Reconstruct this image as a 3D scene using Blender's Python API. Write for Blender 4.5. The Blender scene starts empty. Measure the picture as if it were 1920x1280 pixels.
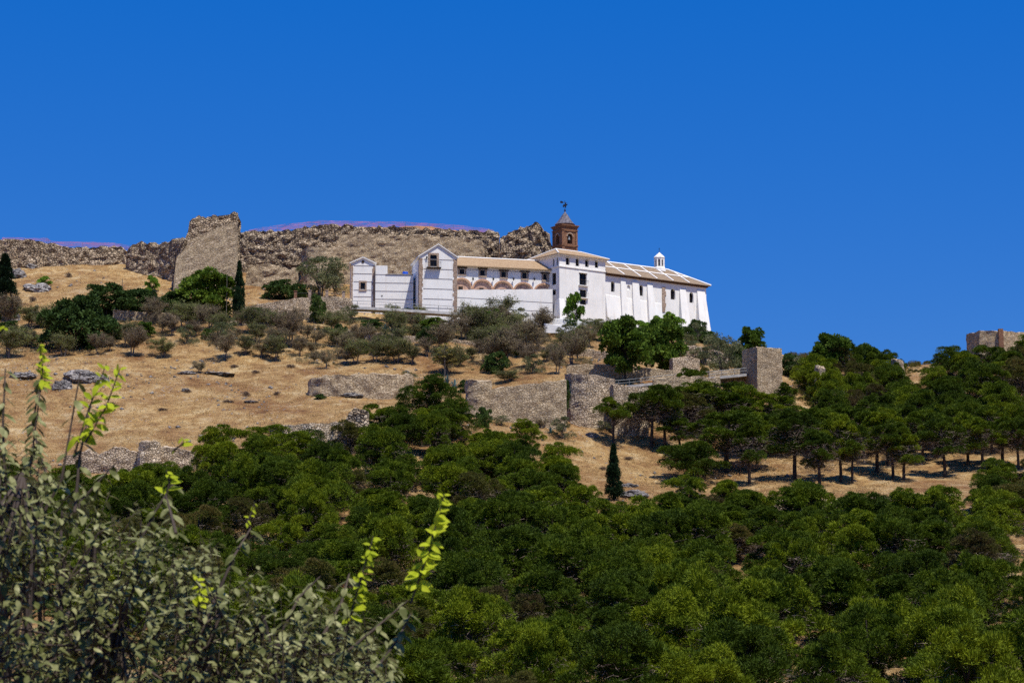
import bpy, bmesh, math, random
import numpy as np
from mathutils import Vector, Matrix, noise as mnoise
from mathutils.geometry import tessellate_polygon

# ------------------------------------------------------------ camera, sky, sun
scene = bpy.context.scene
COL = scene.collection
R = math.radians
F = 1920 * 70 / 36.0            # focal length in photo pixels
YH = 1150                        # horizon row in the photo
PITCH = math.atan((YH - 640) / F)
cd = bpy.data.cameras.new('camera'); cam = bpy.data.objects.new('camera', cd); COL.objects.link(cam)
cd.lens = 70; cd.sensor_width = 36; cd.clip_end = 12000; cd.clip_start = 0.3
cam.location = (0, 0, 0); cam.rotation_euler = (R(90) + PITCH, 0, 0)
cd.dof.use_dof = True; cd.dof.focus_distance = 300; cd.dof.aperture_fstop = 9
scene.camera = cam

SUN_EL, SUN_AZ = 66, 40          # azimuth: degrees to the right of straight behind the camera
sv = Vector((math.cos(R(SUN_EL)) * math.sin(R(SUN_AZ)), -math.cos(R(SUN_EL)) * math.cos(R(SUN_AZ)), math.sin(R(SUN_EL))))
sl = bpy.data.lights.new('sun', 'SUN'); sun = bpy.data.objects.new('sun', sl); COL.objects.link(sun)
sl.energy = 5.0; sl.angle = R(0.5); sl.color = (1.0, 0.95, 0.87)
sun.rotation_euler = sv.to_track_quat('Z', 'Y').to_euler(); sun.location = (0, 0, 150)

world = bpy.data.worlds.new('World'); scene.world = world; world.use_nodes = True
wn, wl = world.node_tree.nodes, world.node_tree.links
wn.clear()
sky = wn.new('ShaderNodeTexSky'); sky.sky_type = 'NISHITA'; sky.sun_disc = False
sky.sun_elevation = R(SUN_EL); sky.sun_rotation = R(180 - SUN_AZ)
sky.altitude = 1500; sky.air_density = 1.0; sky.dust_density = 0.0; sky.ozone_density = 4.0
hs = wn.new('ShaderNodeVectorMath'); hs.operation = 'MULTIPLY_ADD'       # grades the sky towards a deep polarised blue
hs.inputs[1].default_value = (0.244, 0.274, 0.245); hs.inputs[2].default_value = (-.246, .49, 3.47)
hm_ = wn.new('ShaderNodeVectorMath'); hm_.operation = 'MAXIMUM'; hm_.inputs[1].default_value = (.02, .02, .02)
wl.new(hs.outputs[0], hm_.inputs[0])
bg = wn.new('ShaderNodeBackground'); bg.inputs['Strength'].default_value = 0.118
wo = wn.new('ShaderNodeOutputWorld')
wl.new(sky.outputs[0], hs.inputs[0]); wl.new(hm_.outputs[0], bg.inputs['Color']); wl.new(bg.outputs[0], wo.inputs['Surface'])
scene.view_settings.view_transform = 'Standard'; scene.view_settings.look = 'None'
scene.view_settings.exposure = 0.14; scene.view_settings.gamma = 1.0
scene.render.engine = 'CYCLES'
scene.cycles.max_bounces = 5; scene.cycles.diffuse_bounces = 3; scene.cycles.glossy_bounces = 2
scene.cycles.transparent_max_bounces = 8; scene.cycles.transmission_bounces = 2
scene.cycles.use_adaptive_sampling = True; scene.cycles.adaptive_threshold = 0.02
scene.cycles.use_denoising = False

rng = np.random.default_rng(7)
random.seed(11)

# ------------------------------------------------------------ projection helpers
def at(px, py, Y):
    a = (px - 960) / F; b = (640 - py) / F
    dy = math.cos(PITCH) - b * math.sin(PITCH); dz = math.sin(PITCH) + b * math.cos(PITCH)
    return Vector((a / dy * Y, Y, dz / dy * Y))
def zt(py, Y=1.0):
    b = (640 - py) / F
    return (math.sin(PITCH) + b * math.cos(PITCH)) / (math.cos(PITCH) - b * math.sin(PITCH)) * Y
def proj(x, y, z):
    c, s = math.cos(PITCH), math.sin(PITCH)
    d = y * c + z * s; v = -y * s + z * c
    return 960 + F * x / d, 640 - F * v / d
def scale_at(Y): return F / (Y * 1.01)

# ------------------------------------------------------------ value noise (numpy)
_perm = np.random.default_rng(3).random((256, 256))
def vnoise(x, y, f=1.0, o=0):
    x = np.asarray(x, float) * f + 37.3 * o + 1000; y = np.asarray(y, float) * f + 91.7 * o + 1000
    xi = np.floor(x).astype(int); yi = np.floor(y).astype(int); xf = x - xi; yf = y - yi
    xf = xf * xf * (3 - 2 * xf); yf = yf * yf * (3 - 2 * yf)
    g = lambda i, j: _perm[i % 256, j % 256]
    return (g(xi, yi) * (1 - xf) + g(xi + 1, yi) * xf) * (1 - yf) + (g(xi, yi + 1) * (1 - xf) + g(xi + 1, yi + 1) * xf) * yf - 0.5

# ------------------------------------------------------------ terrain height
TPX = [-200, 0, 250, 500, 750, 960, 1060, 1200, 1400, 1650, 1920, 2200]
TY = [130, 150, 180, 210, 235, 250, 265, 280, 295, 310, 330, 350, 370, 385, 400, 409, 420]
TAB = [
 [1440]*12,
 [1375]*12,
 [1250,1250,1250,1250,1245,1245,1245,1245,1245,1240,1235,1230],
 [1110,1110,1110,1105,1105,1110,1110,1110,1110,1105,1100,1095],
 [ 975, 975, 975, 970, 985,1010,1015,1015,1010,1005, 995, 990],
 [ 905, 905, 905, 900, 900, 945, 958, 960, 955, 948, 935, 925],
 [ 858, 858, 860, 850, 835, 880, 905, 915, 915, 910, 900, 890],
 [ 805, 805, 805, 800, 775, 812, 840, 872, 878, 878, 872, 865],
 [ 745, 745, 748, 748, 740, 768, 785, 815, 838, 845, 840, 835],
 [ 700, 700, 700, 710, 715, 712, 715, 732, 752, 800, 795, 790],
 [ 655, 655, 650, 658, 665, 670, 676, 685, 708, 745, 738, 730],
 [ 608, 608, 607, 612, 620, 628, 636, 648, 678, 715, 695, 690],
 [ 560, 560, 565, 580, 588, 600, 610, 630, 660, 700, 672, 665],
 [ 528, 528, 530, 552, 570, 580, 595, 620, 654, 702, 660, 650],
 [ 500, 500, 500, 520, 550, 565, 590, 622, 668, 708, 655, 645],
 [ 484, 484, 480, 440, 428, 448, 590, 626, 674, 712, 655, 645],
 [ 486, 486, 480, 434, 423, 445, 600, 635, 680, 720, 662, 650],
]
_U = np.linspace((TPX[0]-960)/F*1.01, (TPX[-1]-960)/F*1.01, 260)
_Yg = np.arange(130, 421, 1.0)
_tab = np.array(TAB, float)
_tabz = np.array([[zt(v) for v in row] for row in _tab])          # tan(elevation)
_tmp = np.array([np.interp(_U, (np.array(TPX)-960)/F*1.01, r) for r in _tabz])
_E = np.array([np.interp(_Yg, TY, _tmp[:, j]) for j in range(len(_U))])     # [u, Y]
def _blur(a, ax, n):
    for _ in range(n):
        p = np.pad(a, [(1, 1) if i == ax else (0, 0) for i in range(2)], mode='edge')
        s0 = [slice(None)]*2; s1 = [slice(None)]*2; s2 = [slice(None)]*2
        s0[ax] = slice(0, -2); s1[ax] = slice(1, -1); s2[ax] = slice(2, None)
        a = (p[tuple(s0)] + 2*p[tuple(s1)] + p[tuple(s2)]) / 4
    return a
_E = _blur(_blur(_E, 0, 60), 1, 10)
def ground(x, y):
    x = np.asarray(x, float); y = np.asarray(y, float)
    yc = np.clip(y, 130, 419.99); u = np.clip(x / yc, _U[0], _U[-1] - 1e-9)
    iu = (u - _U[0]) / (_U[1] - _U[0]); i = np.clip(iu.astype(int), 0, len(_U) - 2); fu = iu - i
    jy = yc - 130; j = np.clip(jy.astype(int), 0, len(_Yg) - 2); fy = jy - j
    e = (_E[i, j]*(1-fu) + _E[i+1, j]*fu)*(1-fy) + (_E[i, j+1]*(1-fu) + _E[i+1, j+1]*fu)*fy
    z = e * yc
    far = np.maximum(y - 420, 0); z = z - 0.30 * np.minimum(far, 260) - 0.02*np.clip(far-260, 0, 1500)
    near = np.interp(y, [-400, -10, 3, 8, 14, 30, 60, 100, 130], [-4, -1.7, -1.7, -3.5, -6.5, -9, -12, -11.5, -10.2])
    z = np.where(y < 130, near + (z + 10.2) * np.clip((y-60)/70, 0, 1), z)
    amp = np.clip((y - 40) / 80, 0.05, 1)
    n = 1.6*vnoise(x, y, .045, 1) + 0.8*vnoise(x, y, .13, 2) + 0.35*vnoise(x, y, .4, 3) + 0.14*vnoise(x, y, 1.1, 4)
    return z + n * amp
def gz(x, y): return float(ground(x, y))
_ys = np.arange(131, 419, 0.25)
def hit(px, py):
    a = (px - 960) / F; b = (640 - py) / F
    dy = math.cos(PITCH) - b*math.sin(PITCH); dz = math.sin(PITCH) + b*math.cos(PITCH)
    xs = a/dy*_ys; zs = dz/dy*_ys; g = ground(xs, _ys)
    k = np.nonzero(g >= zs)[0]
    k = k[0] if len(k) else len(_ys) - 1
    return Vector((xs[k], _ys[k], g[k]))

# ------------------------------------------------------------ materials
def mat(name):
    m = bpy.data.materials.new(name); m.use_nodes = True
    nt = m.node_tree; b = nt.nodes['Principled BSDF']; b.inputs['Roughness'].default_value = .85
    b.inputs['Specular IOR Level'].default_value = .25
    return m, nt.nodes, nt.links, b
def ramp(n, stops):
    r = n.new('ShaderNodeValToRGB'); e = r.color_ramp.elements
    while len(e) < len(stops): e.new(.5)
    for q, (p, c) in zip(e, stops): q.position = p; q.color = (*c, 1)
    return r
def tex(n, l, kind, scale, coord='Object', vec=None, **kw):
    t = n.new('ShaderNodeTex' + kind); t.inputs['Scale'].default_value = scale
    for k, v in kw.items():
        if k in t.inputs: t.inputs[k].default_value = v
        else: setattr(t, k, v)
    if vec is None:
        tc = n.new('ShaderNodeTexCoord'); vec = tc.outputs[coord]
    l.new(vec, t.inputs['Vector']); return t
def mixc(n, l, fac, a, b, mode='MIX'):
    m = n.new('ShaderNodeMix'); m.data_type = 'RGBA'; m.blend_type = mode
    for s, v in (('Factor', fac), ('A', a), ('B', b)):
        if isinstance(v, (int, float)): m.inputs[s].default_value = v
        elif isinstance(v, tuple): m.inputs[s].default_value = (*v, 1)
        else: l.new(v, m.inputs[s])
    return m.outputs['Result']
def bump(n, l, b, h, dist, strength=1.0):
    bp = n.new('ShaderNodeBump'); bp.inputs['Distance'].default_value = dist; bp.inputs['Strength'].default_value = strength
    l.new(h, bp.inputs['Height']); l.new(bp.outputs[0], b.inputs['Normal'])
def plain(name, c, rough=.8, metal=0.0, var=.12, scale=2.0):
    m, n, l, b = mat(name); t = tex(n, l, 'Noise', scale, Detail=4)
    c2 = tuple(max(0, v*(1-var*2.2)) for v in c); c1 = tuple(min(1, v*(1+var)) for v in c)
    l.new(ramp(n, [(.3, c2), (.7, c1)]).outputs[0], b.inputs['Base Color']) if False else None
    r = ramp(n, [(.3, c2), (.7, c1)]); l.new(t.outputs['Fac'], r.inputs[0]); l.new(r.outputs[0], b.inputs['Base Color'])
    b.inputs['Roughness'].default_value = rough; b.inputs['Metallic'].default_value = metal
    return m
def foliage(name, c1, c2, c3=None, trans=.25, scale=.9, hue=.5):
    m, n, l, b = mat(name)
    t = tex(n, l, 'Noise', scale, Detail=3)
    oi = n.new('ShaderNodeObjectInfo')
    r = ramp(n, [(.32, c1), (.68, c2)] if c3 is None else [(.30, c1), (.52, c2), (.72, c3)])
    ad = n.new('ShaderNodeMath'); ad.operation = 'MULTIPLY_ADD'
    l.new(oi.outputs['Random'], ad.inputs[0]); ad.inputs[1].default_value = .34; ad.inputs[2].default_value = -.17
    a2 = n.new('ShaderNodeMath'); l.new(t.outputs['Fac'], a2.inputs[0]); l.new(ad.outputs[0], a2.inputs[1])
    l.new(a2.outputs[0], r.inputs[0])
    l.new(r.outputs[0], b.inputs['Base Color']); b.inputs['Roughness'].default_value = .7
    b.inputs['Specular IOR Level'].default_value = .15
    tr = n.new('ShaderNodeBsdfTranslucent'); l.new(r.outputs[0], tr.inputs['Color'])
    mx = n.new('ShaderNodeMixShader'); mx.inputs[0].default_value = trans
    out = n['Material Output']; l.new(b.outputs[0], mx.inputs[1]); l.new(tr.outputs[0], mx.inputs[2]); l.new(mx.outputs[0], out.inputs[0])
    return m
def stone(name, pal, gap, scale=2.6, flat=1.7, dark=.35, gapw=.07, bumpd=.12):
    m, n, l, b = mat(name)
    tc = n.new('ShaderNodeTexCoord'); mp = n.new('ShaderNodeMapping'); mp.inputs['Scale'].default_value = (1, 1, flat)
    geo = n.new('ShaderNodeNewGeometry'); l.new(geo.outputs['Position'], mp.inputs[0])
    wob = tex(n, l, 'Noise', 1.2, vec=mp.outputs[0], Detail=2)
    vv = n.new('ShaderNodeVectorMath'); vv.operation = 'MULTIPLY_ADD'
    l.new(wob.outputs['Color'], vv.inputs[0]); vv.inputs[1].default_value = (.35, .35, .35); l.new(mp.outputs[0], vv.inputs[2])
    v = tex(n, l, 'Voronoi', scale, vec=vv.outputs[0])
    e = tex(n, l, 'Voronoi', scale, vec=vv.outputs[0], feature='DISTANCE_TO_EDGE')
    sx = n.new('ShaderNodeSeparateColor'); l.new(v.outputs['Color'], sx.inputs[0])
    pr = ramp(n, [(i/(len(pal)-1)*.9+.05, c) for i, c in enumerate(pal)]); l.new(sx.outputs[0], pr.inputs[0])
    big = tex(n, l, 'Noise', .22, coord='Object', vec=geo.outputs['Position'], Detail=5, Roughness=.65)
    br = ramp(n, [(.40, (1, 1, 1)), (.66, (dark, dark*.97, dark*.98))]); l.new(big.outputs['Fac'], br.inputs[0])
    c = mixc(n, l, .85, pr.outputs[0], br.outputs[0], 'MULTIPLY')
    er = ramp(n, [(gapw*.3, (1, 1, 1)), (gapw, (0, 0, 0))]); l.new(e.outputs['Distance'], er.inputs[0])
    nz = tex(n, l, 'Noise', .8, vec=geo.outputs['Position'], Detail=3)
    gr = ramp(n, [(.35, (.25, .25, .25)), (.6, (1, 1, 1))]); l.new(nz.outputs['Fac'], gr.inputs[0])
    gm = n.new('ShaderNodeMath'); gm.operation = 'MULTIPLY'; l.new(er.outputs[0], gm.inputs[0]); l.new(gr.outputs[0], gm.inputs[1])
    c = mixc(n, l, gm.outputs[0], c, gap)
    l.new(c, b.inputs['Base Color']); b.inputs['Roughness'].default_value = .95
    h = ramp(n, [(0, (0, 0, 0)), (.12, (.8, .8, .8)), (.5, (1, 1, 1))]); l.new(e.outputs['Distance'], h.inputs[0])
    hm = n.new('ShaderNodeMath'); l.new(h.outputs[0], hm.inputs[0]); l.new(sx.outputs[1], hm.inputs[1])
    bump(n, l, b, hm.outputs[0], bumpd, 1.0)
    return m

M = {}
M['rubble'] = stone('rubble_stone', [(.22, .155, .095), (.58, .45, .30), (.38, .285, .18), (.70, .56, .39), (.47, .355, .23)], (.06, .042, .03), scale=1.9, flat=1.5, dark=.55, gapw=.13, bumpd=.3)
M['wallstone'] = stone('wall_stone', [(.38, .28, .165), (.64, .50, .32), (.50, .385, .24), (.72, .58, .39), (.43, .315, .19)], (.22, .15, .09), scale=2.6, flat=2.2, dark=.72, gapw=.06)
M['ashlar'] = stone('coursed_stone', [(.40, .31, .19), (.62, .50, .33), (.50, .39, .25), (.68, .55, .38)], (.18, .13, .08), scale=1.9, flat=2.6, dark=.72, gapw=.06)
M['lightstone'] = stone('light_fieldstone', [(.38, .28, .17), (.66, .52, .36), (.50, .38, .25), (.76, .62, .44)], (.12, .08, .05), scale=2.8, flat=1.3, dark=.70, gapw=.09)
M['rock'] = stone('limestone_rock', [(.16, .15, .14), (.32, .29, .27), (.22, .20, .18), (.42, .38, .34)], (.05, .045, .04), scale=1.6, flat=1.0, dark=.45, gapw=.04)
M['brick'] = stone('brown_brick', [(.22, .105, .06), (.30, .155, .09), (.26, .125, .07), (.34, .19, .115)], (.19, .12, .08), scale=4.5, flat=2.8, dark=.75, gapw=.05, bumpd=.03)
M['quoin'] = stone('quoin_stone', [(.34, .24, .17), (.46, .35, .26), (.40, .29, .21)], (.22, .15, .11), scale=2.0, flat=1.0, dark=.8, gapw=.05, bumpd=.03)

def white_mat(name, base=(.90, .88, .82)):
    m, n, l, b = mat(name)
    geo = n.new('ShaderNodeNewGeometry')
    t = tex(n, l, 'Noise', .35, vec=geo.outputs['Position'], Detail=6, Roughness=.7)
    mp = n.new('ShaderNodeMapping'); mp.inputs['Scale'].default_value = (1.6, 1.6, .16); l.new(geo.outputs['Position'], mp.inputs[0])
    st = tex(n, l, 'Noise', 1.3, vec=mp.outputs[0], Detail=5)
    r = ramp(n, [(.3, tuple(v*.90 for v in base)), (.6, base)]); l.new(t.outputs['Fac'], r.inputs[0])
    r2 = ramp(n, [(.55, (1, 1, 1)), (.68, (.92, .89, .86)), (.84, (.78, .72, .67))]); l.new(st.outputs['Fac'], r2.inputs[0])
    c = mixc(n, l, .8, r.outputs[0], r2.outputs[0], 'MULTIPLY'); l.new(c, b.inputs['Base Color'])
    f = tex(n, l, 'Noise', 1.6, vec=geo.outputs['Position'], Detail=2); bump(n, l, b, f.outputs['Fac'], .02, .4)
    b.inputs['Roughness'].default_value = .9
    return m
M['white'] = white_mat('whitewash')
M['band'] = plain('grey_course_line', (.32, .29, .28), .9)
M['glass'] = plain('dark_window_glass', (.012, .014, .020), .25, var=.3)
M['shutter'] = plain('dark_timber', (.05, .032, .022), .7, var=.3)
M['iron'] = plain('dark_iron', (.03, .03, .034), .5, .6)
M['cornice'] = plain('brown_eave', (.16, .085, .05), .9, var=.3, scale=6)
M['steel'] = plain('grey_metal', (.24, .25, .26), .6, .3)
M['blue'] = plain('blue_plastic', (.01, .08, .52), .4)
M['bronze'] = plain('grey_bronze', (.22, .23, .24), .45, .5)
M['pinkwall'] = plain('ochre_render', (.62, .40, .29), .9, var=.2, scale=1.2)
M['slate'] = plain('grey_glazed_tile', (.17, .155, .17), .38, var=.3, scale=3)
M['archbrick'] = plain('orange_arch_brick', (.60, .35, .21), .9, var=.2, scale=4)
M['concrete'] = plain('pale_concrete', (.44, .42, .39), .9, var=.15)
def tile_mat(name, c1, c2):
    m, n, l, b = mat(name)
    tc = n.new('ShaderNodeTexCoord')
    w = n.new('ShaderNodeTexWave'); w.wave_type = 'BANDS'; w.bands_direction = 'X'; w.inputs['Scale'].default_value = 1.25; w.inputs['Distortion'].default_value = .6
    w.inputs['Detail'].default_value = 2
    l.new(tc.outputs['Object'], w.inputs['Vector'])
    t = tex(n, l, 'Noise', 2.6, Detail=6, Roughness=.75)
    r = ramp(n, [(.30, c2), (.5, tuple((a+b_)/2 for a, b_ in zip(c1, c2))), (.70, c1)]); l.new(t.outputs['Fac'], r.inputs[0])
    wr = ramp(n, [(.1, (.5, .46, .42)), (.6, (1, 1, 1))]); l.new(w.outputs['Fac'], wr.inputs[0])
    c = mixc(n, l, .8, r.outputs[0], wr.outputs[0], 'MULTIPLY'); l.new(c, b.inputs['Base Color'])
    bump(n, l, b, w.outputs['Fac'], .08, .8)
    return m
M['tile'] = tile_mat('clay_roof_tile', (.60, .44, .26), (.34, .21, .115))
M['tile_old'] = tile_mat('old_roof_tile', (.44, .33, .22), (.22, .155, .10))

M['pine'] = foliage('pine_needles', (.036, .062, .003), (.078, .116, .004), (.17, .210, .006), trans=.16, scale=.45)
M['pine_dry'] = foliage('dry_pine_needles', (.075, .055, .02), (.085, .090, .014), (.15, .115, .03), trans=.3, scale=.9)
M['broad'] = foliage('broad_leaves', (.045, .085, .010), (.085, .145, .015), (.15, .22, .025), scale=.8)
M['broad_bright'] = foliage('bright_leaves', (.08, .17, .02), (.15, .27, .025), (.24, .37, .05), scale=.8)
M['bush'] = foliage('dark_bush_leaves', (.036, .068, .014), (.060, .105, .022), (.10, .15, .032), scale=.8)
M['grey_bush'] = foliage('grey_green_leaves', (.09, .10, .045), (.14, .155, .065), (.21, .21, .10), scale=1.0)
M['almond'] = foliage('dusty_leaves', (.17, .13, .075), (.20, .165, .085), (.25, .22, .10), scale=.6)
M['almond_green'] = foliage('dusty_green_leaves', (.10, .11, .035), (.15, .165, .05), (.21, .23, .07), scale=.6)
M['cypress'] = foliage('cypress_leaves', (.010, .026, .009), (.018, .042, .013), trans=.1)
M['cushion'] = foliage('dry_cushion_leaves', (.11, .075, .06), (.17, .12, .085), trans=.1)
M['agave'] = foliage('agave_leaves', (.10, .17, .15), (.20, .29, .26), trans=.05)
M['stalk'] = foliage('stalk_flowers', (.20, .17, .04), (.36, .30, .07), trans=.1)
M['bark'] = plain('bark', (.075, .055, .042), .95, var=.3, scale=5)
M['bark_grey'] = plain('grey_bark', (.17, .145, .12), .95, var=.3, scale=5)
M['twig'] = plain('bare_twig', (.22, .165, .125), .95, var=.3, scale=3)
M['fg_leaf'] = foliage('oval_leaves', (.08, .09, .022), (.28, .28, .12), (.54, .51, .29), trans=.2, scale=14)
M['fg_young'] = foliage('young_leaves', (.34, .42, .012), (.55, .62, .03), trans=.45, scale=8)

def ground_mat():
    m, n, l, b = mat('dry_hillside')
    geo = n.new('ShaderNodeNewGeometry'); P = geo.outputs['Position']
    big = tex(n, l, 'Noise', .06, vec=P, Detail=7, Roughness=.68)
    mid = tex(n, l, 'Noise', .32, vec=P, Detail=7, Roughness=.72)
    fine = tex(n, l, 'Noise', 2.6, vec=P, Detail=6, Roughness=.8)
    r1 = ramp(n, [(.32, (.26, .14, .065)), (.42, (.44, .27, .115)), (.52, (.58, .39, .17)), (.64, (.74, .58, .33))]); l.new(mid.outputs['Fac'], r1.inputs[0])
    r2 = ramp(n, [(.36, (.56, .43, .36)), (.5, (.80, .74, .68)), (.66, (.98, .93, .84))]); l.new(big.outputs['Fac'], r2.inputs[0])
    c = mixc(n, l, 1.0, r1.outputs[0], r2.outputs[0], 'MULTIPLY')
    r3 = ramp(n, [(.30, (.38, .33, .28)), (.50, (.95, .95, .95)), (.68, (1.25, 1.25, 1.25))]); l.new(fine.outputs['Fac'], r3.inputs[0])
    c = mixc(n, l, .85, c, r3.outputs[0], 'MULTIPLY')
    # pale stony patches
    v = tex(n, l, 'Voronoi', 1.4, vec=P); vr = ramp(n, [(.12, (1, 1, 1)), (.30, (0, 0, 0))]); l.new(v.outputs['Distance'], vr.inputs[0])
    pt = tex(n, l, 'Noise', .11, vec=P, Detail=5, Roughness=.7); pr = ramp(n, [(.52, (0, 0, 0)), (.62, (.9, .9, .9))]); l.new(pt.outputs['Fac'], pr.inputs[0])
    mm = n.new('ShaderNodeMath'); mm.operation = 'MULTIPLY'; l.new(vr.outputs[0], mm.inputs[0]); l.new(pr.outputs[0], mm.inputs[1])
    c = mixc(n, l, mm.outputs[0], c, (.42, .38, .34))
    l.new(c, b.inputs['Base Color']); b.inputs['Roughness'].default_value = 1.0
    ad = n.new('ShaderNodeMath'); l.new(mid.outputs['Fac'], ad.inputs[0]); l.new(fine.outputs['Fac'], ad.inputs[1])
    bump(n, l, b, ad.outputs[0], .55, 1.0)
    return m
M['ground'] = ground_mat()
M['drygrass'] = foliage('dry_grass', (.40, .255, .10), (.66, .48, .22), trans=.15, scale=.4)
M['net'] = None
def net_mat():
    m, n, l, b = mat('orange_netting')
    t = tex(n, l, 'Noise', .35, Detail=4); r = ramp(n, [(.4, (.80, .16, .10)), (.65, (.75, .24, .34))]); l.new(t.outputs['Fac'], r.inputs[0]); l.new(r.outputs[0], b.inputs['Base Color'])
    tr = n.new('ShaderNodeBsdfTransparent'); mx = n.new('ShaderNodeMixShader')
    mp = n.new('ShaderNodeMapping'); mp.inputs['Scale'].default_value = (.5, .5, 6); g_o = n.new('ShaderNodeNewGeometry'); l.new(g_o.outputs['Position'], mp.inputs[0]); t2 = tex(n, l, 'Noise', 1.0, vec=mp.outputs[0], Detail=5); r2 = ramp(n, [(.40, (.08, .08, .08)), (.62, (.46, .46, .46))]); l.new(t2.outputs['Fac'], r2.inputs[0])
    l.new(r2.outputs[0], mx.inputs[0]); l.new(tr.outputs[0], mx.inputs[1]); l.new(b.outputs[0], mx.inputs[2]); l.new(mx.outputs[0], n['Material Output'].inputs[0])
    return m
M['net'] = net_mat()

# ------------------------------------------------------------ object helpers
def tag(o, label=None, cat=None, group=None, kind=None):
    if label: o['label'] = label
    if cat: o['category'] = cat
    if group: o['group'] = group
    if kind: o['kind'] = kind
    return o
def empty(name, loc=(0, 0, 0), rz=0, label=None, cat=None, group=None):
    o = bpy.data.objects.new(name, None); COL.objects.link(o); o.location = loc; o.rotation_euler = (0, 0, rz)
    o.empty_display_size = .2
    return tag(o, label, cat, group)
def link(name, me, m, parent=None, smooth=False):
    if m is not None: me.materials.append(m)
    if smooth: me.polygons.foreach_set('use_smooth', [True]*len(me.polygons))
    o = bpy.data.objects.new(name, me); COL.objects.link(o); o.parent = parent
    return o
def copy_tree(o, parent=None):
    c = o.copy(); COL.objects.link(c); c.parent = parent
    for ch in KIDS.get(o.name, []): copy_tree(ch, c)
    return c
KIDS = {}
def np_mesh(name, V, Fc):            # V (n,3), Fc (m,k)
    me = bpy.data.meshes.new(name); V = np.asarray(V, np.float32); Fc = np.asarray(Fc, np.int32); k = Fc.shape[1]
    me.vertices.add(len(V)); me.vertices.foreach_set('co', V.ravel())
    me.loops.add(Fc.size); me.loops.foreach_set('vertex_index', Fc.ravel())
    me.polygons.add(len(Fc)); me.polygons.foreach_set('loop_start', np.arange(0, Fc.size, k, dtype=np.int32))
    me.polygons.foreach_set('loop_total', np.full(len(Fc), k, np.int32)); me.update(calc_edges=True); me.validate()
    return me
class MB:
    def __init__(s): s.v = []; s.f = []
    def add(s, vs, fs):
        o = len(s.v); s.v += [tuple(v) for v in vs]; s.f += [tuple(i+o for i in f) for f in fs]; return s
    def box(s, x0, x1, y0, y1, z0, z1):
        return s.add([(x0,y0,z0),(x1,y0,z0),(x1,y1,z0),(x0,y1,z0),(x0,y0,z1),(x1,y0,z1),(x1,y1,z1),(x0,y1,z1)],
                     [(0,3,2,1),(4,5,6,7),(0,1,5,4),(1,2,6,5),(2,3,7,6),(3,0,4,7)])
    def prism(s, pts, y0, y1):       # outline in (x,z), extruded along y
        n = len(pts); return s.add([(a, y0, b) for a, b in pts] + [(a, y1, b) for a, b in pts],
            [tuple(range(n)), tuple(range(2*n-1, n-1, -1))] + [(i, i+n, (i+1) % n+n, (i+1) % n) for i in range(n)])
    def hex8(s, a, b):               # two quads a (4), b (4)
        return s.add(list(a)+list(b), [(0,1,2,3),(7,6,5,4),(0,4,5,1),(1,5,6,2),(2,6,7,3),(3,7,4,0)])
    def tube(s, pts, rad, k=6):
        pts = [Vector(p) for p in pts]; o = len(s.v)
        if isinstance(rad, (int, float)): rad = [rad]*len(pts)
        for i, p in enumerate(pts):
            d = (pts[min(i+1, len(pts)-1)] - pts[max(i-1, 0)]).normalized()
            a = d.cross(Vector((0, 0, 1)) if abs(d.z) < .9 else Vector((1, 0, 0))).normalized(); b = d.cross(a)
            for j in range(k):
                t = 2*math.pi*j/k; s.v.append(tuple(p + (a*math.cos(t) + b*math.sin(t))*rad[i]))
        for i in range(len(pts)-1):
            for j in range(k): s.f.append((o+i*k+j, o+i*k+(j+1) % k, o+(i+1)*k+(j+1) % k, o+(i+1)*k+j))
        s.f.append(tuple(o+j for j in range(k))[::-1]); s.f.append(tuple(o+(len(pts)-1)*k+j for j in range(k)))
        return s
    def lathe(s, prof, k=16, cx=0, cy=0, rot=0):
        o = len(s.v)
        for r, z in prof:
            for j in range(k):
                t = 2*math.pi*j/k + rot; s.v.append((cx+r*math.cos(t), cy+r*math.sin(t), z))
        for i in range(len(prof)-1):
            for j in range(k): s.f.append((o+i*k+j, o+i*k+(j+1) % k, o+(i+1)*k+(j+1) % k, o+(i+1)*k+j))
        s.f.append(tuple(o+j for j in range(k))[::-1]); s.f.append(tuple(o+(len(prof)-1)*k+j for j in range(k)))
        return s
    def build(s, name, m, parent=None, smooth=False, recalc=True):
        me = bpy.data.meshes.new(name); me.from_pydata(s.v, [], s.f); me.validate(); me.update()
        if recalc:
            bm = bmesh.new(); bm.from_mesh(me); bmesh.ops.recalc_face_normals(bm, faces=bm.faces); bm.to_mesh(me); bm.free()
        return link(name, me, m, parent, smooth)
def arch(x0, x1, z0, z1, n=8):       # outline with a round head
    r = (x1-x0)/2; cx = (x0+x1)/2
    return [(x0, z0), (x1, z0)] + [(cx + r*math.cos(math.pi*i/n), z1 - r + r*math.sin(math.pi*i/n)) for i in range(n+1)]
def rect(x0, x1, z0, z1): return [(x0, z0), (x1, z0), (x1, z1), (x0, z1)]
def face_holes(mb, outline, holes, y=0.0, depth=.35, top=None):
    """wall face in the local plane y with real openings and reveals"""
    polys = [outline] + [list(reversed(h)) for h in holes]
    flat = [p for q in polys for p in q]
    tris = tessellate_polygon([[Vector((a, b, 0)) for a, b in q] for q in polys])
    mb.add([(a, y, b) for a, b in flat], tris)
    for h in holes:
        n = len(h); mb.add([(a, y, b) for a, b in h] + [(a, y+depth, b) for a, b in h], [(i, i+n, (i+1) % n+n, (i+1) % n) for i in range(n)])
def face_map(mb, start, fn):
    for i in range(start, len(mb.v)): mb.v[i] = fn(mb.v[i])

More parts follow.
